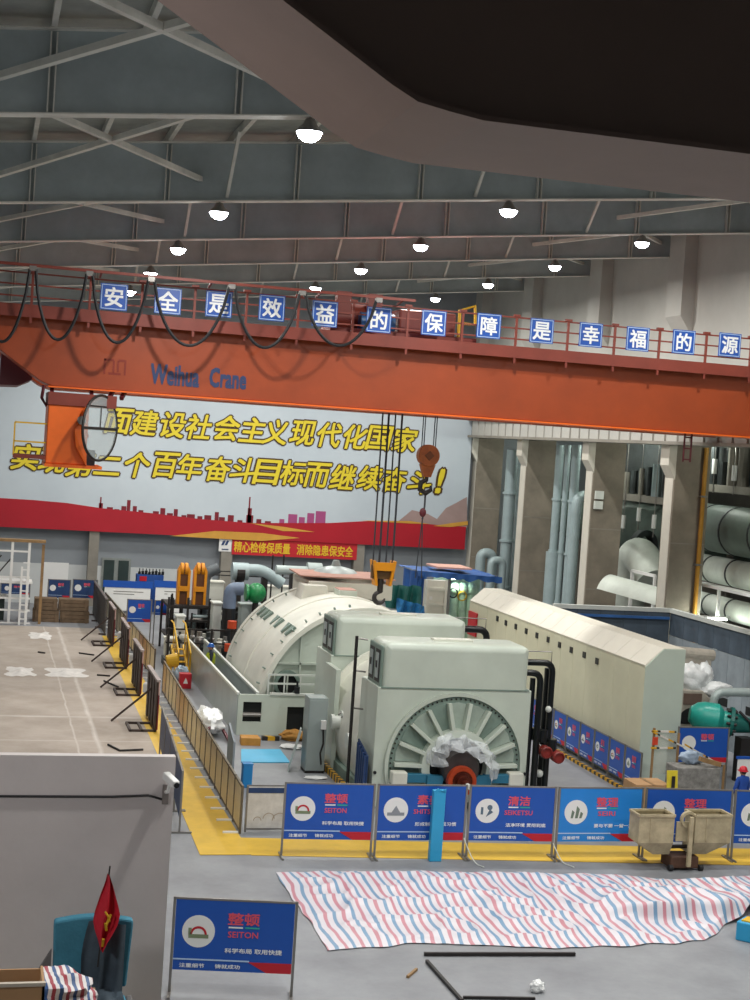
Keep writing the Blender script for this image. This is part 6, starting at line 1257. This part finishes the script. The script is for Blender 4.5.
# ================================================================== FLOOR ITEMS BEHIND THE SIGNS
# grey control cabinet
Y = 45.2; a = FZ(306, 772); x0 = FY(307, 740, Y).x; x1 = FY(326, 740, Y).x; z1 = FY(312, 698, Y).z
t = thing('control_cabinet', ((x0+x1)/2, Y, 0), 'tall grey control cabinet beside the generator with a small white box on it', 'cabinet')
part(t, 'body', MB().box(x0, x1, Y, Y+0.7, 0.08, z1), mat('cabinet_grey', '#9aa5a3', 0.45, 0, 0.04, 1), bevel=0.015); part(t, 'plinth', MB().box(x0, x1, Y+0.02, Y+0.68, 0, 0.08), steel_dark)
part(t, 'door', MB().box(x0+0.03, x1-0.03, Y-0.02, Y, 0.25, z1-0.08), MATS['cabinet_grey'])
c = FY(320, 724, Y); part(t, 'handset', MB().box(c.x+0.02, c.x+0.18, Y-0.12, Y-0.02, c.z-0.15, c.z+0.12), white); part(t, 'cord', MB().tube([(c.x+0.1,Y-0.07,c.z-0.15),(c.x+0.13,Y-0.07,c.z-0.6),(c.x+0.05,Y-0.07,c.z-0.9),(c.x+0.1,Y-0.07,0.3)], 0.03, 6), steel_dark)
c = FZ(314, 777); solo('paper_sheet', blob((c.x,c.y-0.2,0.03), 0.35, (1,0.6,0.08), 3), plastic_white, 'crumpled white sheet at the foot of the control cabinet', 'sheet', smooth=True)
a = FZ(297, 770)+Vector((-0.02,0,0)); a.x = min(a.x, x0-0.42); t = thing('leaning_board', (a.x, a.y, 0), 'pale board leaning against the control cabinet', 'board'); part(t, 'board', MB().prism([(a.x-0.1,a.y-0.3,0),(a.x+0.05,a.y+0.4,0),(a.x+0.35,a.y+0.3,1.3),(a.x+0.25,a.y-0.25,1.25)], (0.03,0,0)), pipe_grey)
# hazard striped kerb along the generator
t = thing('hazard_kerb', (11.1, 45.6, 0), 'yellow and black striped kerb along the near side of the generator', 'kerb'); part(t, 'kerb', MB().prism([(10.9,43.2,0),(11.02,43.2,0),(11.06,48.0,0),(10.94,48.0,0)], (0,0,0.2)), hazard)
t = thing('hazard_kerb', (10.4, 50.2, 0), 'yellow and black striped timber in front of the pit openings', 'kerb'); part(t, 'kerb', MB().box(9.75, 10.35, 50.1, 50.28, 0, 0.14), hazard_x)
c = FZ(250, 744); solo('wood_block', MB().prism([(c.x-0.35,c.y-0.25,0),(c.x+0.3,c.y-0.3,0),(c.x+0.3,c.y+0.3,0),(c.x-0.3,c.y+0.35,0)], (0,0,0.25)), mat('wood_orange', '#c08a3e', 0.7, 0, 0.1, 3), 'square orange wooden block before the pit wall', 'block')
c = FZ(294, 740); solo('wood_pile', blob((c.x,c.y,0.15), 0.5, (1,0.7,0.4), 15), MATS['wood_orange'], 'crumpled orange wrapping heap below the dark pit opening', 'wrapping', smooth=True)
c = FZ(292, 748); solo('white_cloth', blob((c.x,c.y,0.06), 0.42, (1,0.7,0.15), 5), plastic_white, 'white cloth lying before the pit opening', 'cloth', smooth=True)
a, b, c_, d = FZ(241, 750), FZ(241, 763), FZ(290, 763), FZ(280, 750)
z = 0.02; solo('blue_mat', MB().prism([(p.x,p.y,0.004) for p in (b, c_, d, a)], (0,0,0.03)), mat('mat_cyan', '#4fb3dc', 0.5, 0, 0.04, 1), 'light blue rectangular mat on the grey floor by the pit', 'mat', bevel=0.006)
a = FZ(246, 788); x0 = FY(243, 776, a.y).x; x1 = FY(252.5, 776, a.y).x; z1 = FY(246, 765, a.y).z; t = thing('blue_bin', ((x0+x1)/2, a.y, 0), 'bright blue upright bin in front of the light blue mat', 'bin')
part(t, 'body', MB().box(x0, x1, a.y, a.y+0.35, 0, z1), mat('bin_bright', '#1f7fc0', 0.45, 0, 0.03, 1), bevel=0.02); part(t, 'lid', MB().box(x0-0.01, x1+0.01, a.y-0.01, a.y+0.36, z1, z1+0.03), MATS['bin_bright'])
a = FZ(238, 790)+Vector((-0.22,0,0)); b = FZ(231, 768)+Vector((-0.22,0,0)); t = thing('grey_board', (a.x, a.y, 0), 'grey upright board edge-on behind the tan fence', 'board'); z1 = FY(238, 742, a.y).z
part(t, 'board', MB().prism([(a.x,a.y,0),(a.x+0.06,a.y,0),(b.x+0.12,b.y,0),(b.x+0.06,b.y,0)], (0,0,z1)), mat('board_grey', '#8b949c', 0.6, 0, 0.05, 1))
# covered bundle behind the fence
c = FZ(205, 738); t = thing('wrapped_bundle', (c.x+0.1, c.y, 0), 'white plastic wrapped bundle on a maroon frame behind the tan fence', 'bundle')
c = FY(208, 716, 51.2); part(t, 'plastic', blob((c.x,51.2,0.45), 0.65, (0.8,1.7,0.65), 21), plastic_white, smooth=True); part(t, 'frame', MB().bar((c.x-0.2,49.8,0.4), (c.x+0.5,51.6,0.5), 0.08).bar((c.x+0.5,49.6,0.1), (c.x+0.35,52.0,0.5), 0.08), maroon)
c = FY(202, 729, 49.3); part(t, 'box', MB().box(c.x-0.25, c.x+0.2, 49.2, 49.7, 0, 0.5), maroon)
# carton and warning notice behind the front signs
a = FZ(636, 795); t = thing('carton', (a.x+0.7, a.y, 0), 'flat brown cardboard carton behind the front signs', 'box'); x0 = FY(634, 780, 39.2).x; x1 = FY(668, 780, 39.2).x; zt_ = FY(650, 785, 39.0).z
part(t, 'body', MB().box(x0, x1, 39.0, 39.9, 0, zt_), carton, bevel=0.01); part(t, 'tape', MB().box((x0+x1)/2-0.05, (x0+x1)/2+0.05, 38.99, 39.91, zt_, zt_+0.006), mat('tape', '#8a6a44', 0.4))
a = FY(673, 785, 38.9); z1 = FY(674, 771, 38.9).z; t = thing('yellow_notice', (a.x, 38.9, 0), 'yellow warning notice propped behind the carton', 'sign'); w_ = 0.16
part(t, 'card', MB().prism([(a.x-w_,38.9,0.6),(a.x+w_+0.03,38.9,0.6),(a.x+w_-0.02,38.95,z1),(a.x-w_-0.03,38.95,z1)], (0,0.02,0)), mat('notice_yellow', '#e8d23a', 0.5)); part(t, 'print', MB().box(a.x-0.05, a.x+0.05, 38.88, 38.9, 0.85, z1-0.15), steel_dark); part(t, 'leg', MB().bar((a.x,38.95,0), (a.x,38.95,0.7), 0.04), steel)
# striped tape barrier and rubble around the end of the cream cover
tb = thing('tape_barrier', (21.2, 42.2, 0), 'barrier of striped poles and warning tape at the end of the cream cover', 'barrier')
pole_m = stripes_mat('pole_stripes', [(0,'#d8a41f'),(0.33,'#2a2622'),(0.5,'#d9d4cc')], 0.55, 0, slant=0.0)
for px, py0, py1 in ((651, 728, 775), (676, 733, 775), (722, 765, 795)): a = FY(px, py1, 41.6); b = FY(px, py0, 41.6); part(tb, 'post', MB().bar((a.x,41.6,0), (a.x,41.6,b.z), 0.06), wood)
for (p, q) in (((651,731),(676,732)), ((651,731),(684,747)), ((651,748),(676,748)), ((684,744),(722,766))): part(tb, 'pole', MB().bar(FY(*p, 41.55), FY(*q, 41.55), 0.05), pole_m)
for px, py in ((655, 741), (691, 758)): a = FY(px, py, 41.5); part(tb, 'warning_plate', MB().box(a.x-0.09, a.x+0.09, 41.48, 41.5, a.z-0.12, a.z+0.12), mat('orange_red', '#d8482c', 0.5))
part(tb, 'net', MB().sheet(lambda u, v: Vector((FY(652+25*u, 750, 41.62).x, 41.62+0.04*sin(u*9), FY(660, 732+42*v, 41.62).z)), 12, 6), mat('net_pale', '#c9c8bd', 0.7, 0, 0.1, 4, alpha=0.35))
a = FY(680, 795, 40.6); x0 = FY(677, 780, 40.6).x; x1 = FY(720, 780, 40.6).x; zt_ = FY(690, 768, 40.6).z
t = thing('concrete_plinth', ((x0+x1)/2, 41, 0), 'rough grey concrete plinth behind the hopper cart', 'plinth'); part(t, 'block', MB().box(x0, x1, 40.6, 41.4, 0, zt_), mat('rough_concrete', '#8d8b86', 0.9, 0, 0.2, 6, 0.4), bevel=0.03)
a = FY(690, 760, 41.2); ob = blob((a.x,41.15,zt_+0.2), 0.36, (1.1,0.45,0.6), 17)
for p in ob.v: p.z = max(p.z, zt_+0.004)
solo('plastic_sheet', ob, mat('plastic_blue_grey', '#9fb0c4', 0.3, 0, 0.15, 4), 'bluish plastic heap lying on the concrete plinth', 'plastic', smooth=True)
t = thing('timber_baulk', (FY(705,765,41).x, 41, zt_), 'rough timber beam resting on the concrete plinth', 'timber'); part(t, 'beam', MB().bar((FY(700,757,40.72).x,40.74,zt_+0.26), (FY(720,768,40.72).x,40.74,zt_+0.08), 0.14), wood)
a = FZ(745, 790); x0 = FY(737, 775, 42.4).x; t = thing('white_board', (x0+0.6, 42.4, 0), 'white board with blue edge behind the worker in blue', 'board'); z1 = FY(743, 759, 42.4).z; part(t, 'board', MB().box(x0, x0+1.4, 42.4, 42.44, 0.1, z1), white); part(t, 'edge', MB().box(x0-0.05, x0+1.45, 42.38, 42.46, z1, z1+0.08), blue); part(t, 'leg', MB().box(x0+0.2, x0+0.26, 42.44, 42.5, 0, z1), steel)
# ================================================================== BITS ON THE BARE CONCRETE
for i, (pts, lab) in enumerate((([(108,746),(120,752),(143,751)], 'bent dark steel rod on the bare concrete near the partition'), ([(79,654),(94,656)], 'short dark rod on the concrete among white scraps'), ([(97,676),(110,677)], 'dark flat bar on the concrete beside the second barrier'), ([(104,682),(118,688)], 'thin dark rod pointing at the second barrier'), ([(38,653),(45,654)], 'tiny dark scrap far across the bare concrete'))):
    solo('steel_rod', MB().tube([FZ(x, y)+Vector((0,0,0.05)) for x, y in pts], 0.035, 6), steel_dark, lab, 'rod')
for i, (px, py, rx, lab) in enumerate(((20, 672, 1.1, 'torn white plastic scrap lying farther left on the concrete'), (66, 673, 1.5, 'long torn white plastic scrap in the middle of the concrete'), (40, 636, 1.0, 'small pale dust heap near the timber crates'))):
    c = FZ(px, py); rr = random.Random(i)
    def scrap(u, v, c=c, rx=rx, i=i): return Vector((c.x+(u-0.5)*rx*(1+0.4*noise.noise(Vector((v*3, i, 0)))), c.y+(v-0.5)*2.2*(1+0.5*noise.noise(Vector((u*3, i, 5)))), 0.02+0.1*max(0, 1-abs(u-0.5)*2.1)*max(0, 1-abs(v-0.5)*2.1)*(1+noise.noise(Vector((u*6, v*6, i))))))
    solo('plastic_scrap', MB().sheet(scrap, 14, 14), mat('scrap_white', '#d9d5d0', 0.7, 0, 0.1, 3), lab, 'scrap', smooth=True)
# ================================================================== WORKERS
def person(name, loc, facing, label, cloth, helmet, vest=None, h=1.72):
    t = thing(name, loc, label, 'person', rz=facing)
    k = h/1.72
    J = {'pel': (0,0,0.95), 'spine': (0,0.01,1.15), 'chest': (0,0,1.34), 'neck': (0,0,1.48), 'head0': (0,0.02,1.53),
         'shL': (-0.17,0,1.41), 'elL': (-0.25,0.02,1.13), 'wrL': (-0.23,0.16,0.93), 'haL': (-0.22,0.22,0.87),
         'shR': (0.17,0,1.41), 'elR': (0.25,0.02,1.13), 'wrR': (0.23,0.16,0.93), 'haR': (0.22,0.22,0.87),
         'hiL': (-0.1,0,0.9), 'knL': (-0.11,0.03,0.5), 'anL': (-0.11,0,0.1), 'toL': (-0.12,0.16,0.05),
         'hiR': (0.1,0,0.9), 'knR': (0.11,0.03,0.5), 'anR': (0.11,0,0.1), 'toR': (0.12,0.16,0.05)}
    R = {'pel': (0.155,0.11), 'spine': (0.15,0.1), 'chest': (0.17,0.11), 'neck': (0.055,0.055), 'head0': (0.05,0.05), 'sh': (0.075,0.075), 'el': (0.052,0.052), 'wr': (0.042,0.042), 'ha': (0.035,0.05), 'hi': (0.095,0.1), 'kn': (0.07,0.075), 'an': (0.055,0.06), 'to': (0.045,0.04)}
    E_ = [('pel','spine'),('spine','chest'),('chest','neck'),('neck','head0'),('chest','shL'),('shL','elL'),('elL','wrL'),('wrL','haL'),('chest','shR'),('shR','elR'),('elR','wrR'),('wrR','haR'),('pel','hiL'),('hiL','knL'),('knL','anL'),('anL','toL'),('pel','hiR'),('hiR','knR'),('knR','anR'),('anR','toR')]
    ks = list(J); me = bpy.data.meshes.new('body'); me.from_pydata([Vector(J[q])*k for q in ks], [(ks.index(a), ks.index(b)) for a, b in E_], [])
    o = bpy.data.objects.new('body', me); COL.objects.link(o); o.parent = t
    sk = o.modifiers.new('skin', 'SKIN'); sk.use_smooth_shade = True
    for i, q in enumerate(ks):
        r = R.get(q) or R[q[:2]]; me.skin_vertices[0].data[i].radius = (r[0]*k, r[1]*k)
    me.skin_vertices[0].data[0].use_root = True
    o.modifiers.new('sub', 'SUBSURF').levels = 2; o.modifiers['sub'].render_levels = 2
    o.data.materials.append(cloth)
    hd = part(t, 'head', MB().ball((0,0.02,1.61*k), 0.1*k, (0.85,1.0,1.18), 18, 14), skin, smooth=True, local=True)
    part(hd, 'nose', MB().ball((0,0.12*k,1.6*k), 0.018*k, (0.8,1.2,1.4)), skin, smooth=True, local=True)
    for s in (-1, 1):
        part(hd, 'ear', MB().ball((s*0.087*k,0.01,1.6*k), 0.026*k, (0.4,0.8,1.2)), skin, smooth=True, local=True); part(hd, 'eye', MB().ball((s*0.035*k,0.105*k,1.625*k), 0.012*k), black, local=True)
    part(hd, 'mouth', MB().box(-0.025*k, 0.025*k, 0.105*k, 0.115*k, 1.548*k, 1.556*k), mat('lips', '#8a4a40', 0.6), local=True)
    part(hd, 'hair', MB().ball((0,0.0,1.63*k), 0.104*k, (0.86,0.98,1.0), 16, 10), black, smooth=True, local=True)
    hm = part(t, 'helmet', MB().lathe([(0,0.135),(0.06,0.125),(0.1,0.09),(0.122,0.03),(0.125,0.0),(0.15,-0.005),(0.15,-0.015),(0.12,-0.012)], (0,0.015,1.645*k), (0,0,1), 24), helmet, smooth=True, local=True)
    part(hm, 'brim', MB().prism([(-0.09,0.12,1.635*k),(-0.06,0.2,1.63*k),(0.06,0.2,1.63*k),(0.09,0.12,1.635*k)], (0,0,0.012)), helmet, local=True)
    for s in (-1, 1):
        hn = part(t, 'hand', MB().ball((s*0.222*k,0.21*k,0.87*k), 0.04*k, (0.5,1.0,1.0)), skin, smooth=True, local=True)
        for q in range(4): part(hn, 'finger', MB().tube([(s*0.22*k,(0.235-0.004*abs(q-1.5))*k,(0.895-0.018*q)*k),(s*0.217*k,0.27*k,(0.885-0.018*q)*k),(s*0.205*k,(0.285-0.006*abs(q-1))*k,(0.86-0.018*q)*k)], 0.009*k, 6), skin, local=True)
        part(hn, 'thumb', MB().tube([(s*0.212*k,0.2*k,0.9*k),(s*0.19*k,0.225*k,0.91*k),(s*0.185*k,0.25*k,0.9*k)], 0.011*k, 6), skin, local=True)
        part(t, 'shoe', MB().ball((s*0.115*k,0.06*k,0.045*k), 0.1*k, (0.5,1.35,0.45)), black, smooth=True, local=True)
    part(t, 'collar', MB().lathe([(0.075,0),(0.062,0.06),(0.055,0.06)], (0,0.005,1.45*k), (0,0,1), 16), cloth, smooth=True, local=True)
    if vest: part(t, 'vest', MB().lathe([(0.19,0),(0.2,0.15),(0.205,0.33),(0.15,0.46)], (0,0.005,0.98*k), (0,0,1), 20), vest, smooth=True, local=True)
    return t
w1 = FY(733, 766, 41.0); yw = None
# stand where a 1.76 m figure meets the line of sight to the helmet
d = ray(744, 766); tt = (1.78-CAM_Z)/d.z; pw_ = CAM+d*tt
person('person', (pw_.x, pw_.y, 0), radians(12), 'worker in blue overalls and red helmet seen from behind near the hoppers', cloth_blue, mat('helmet_red', '#c22434', 0.3), h=1.72)
p2 = FX(212, 637, 9.36)
person('person', (p2.x, p2.y, 0), radians(90), 'distant worker with blue helmet and yellow-green vest behind the pit wall', mat('cloth_dark', '#3a4250', 0.8), mat('helmet_blue', '#2f6cc4', 0.3), mat('vest_lime', '#c8d83a', 0.6), h=min(1.85, max(1.6, p2.z-0.06)))
for i, (px, py) in enumerate(((232, 625), (229, 648))):
    c = FY(px, py, 65.5-i); t = thing('orange_float', (c.x, 65.5-i, 0), ['orange-red canister on a post behind the turbine hood, upper one', 'orange-red canister on a post behind the turbine hood, lower one'][i], 'canister'); part(t, 'canister', MB().cyl((c.x,65.5-i,c.z-0.15), (c.x,65.5-i,c.z+0.18), 0.2, n=14), mat('canister_red', '#e0542c', 0.4)); part(t, 'post', MB().bar((c.x,65.5-i,0), (c.x,65.5-i,c.z), 0.06), steel_dark)
COL.objects.unlink(_fo)
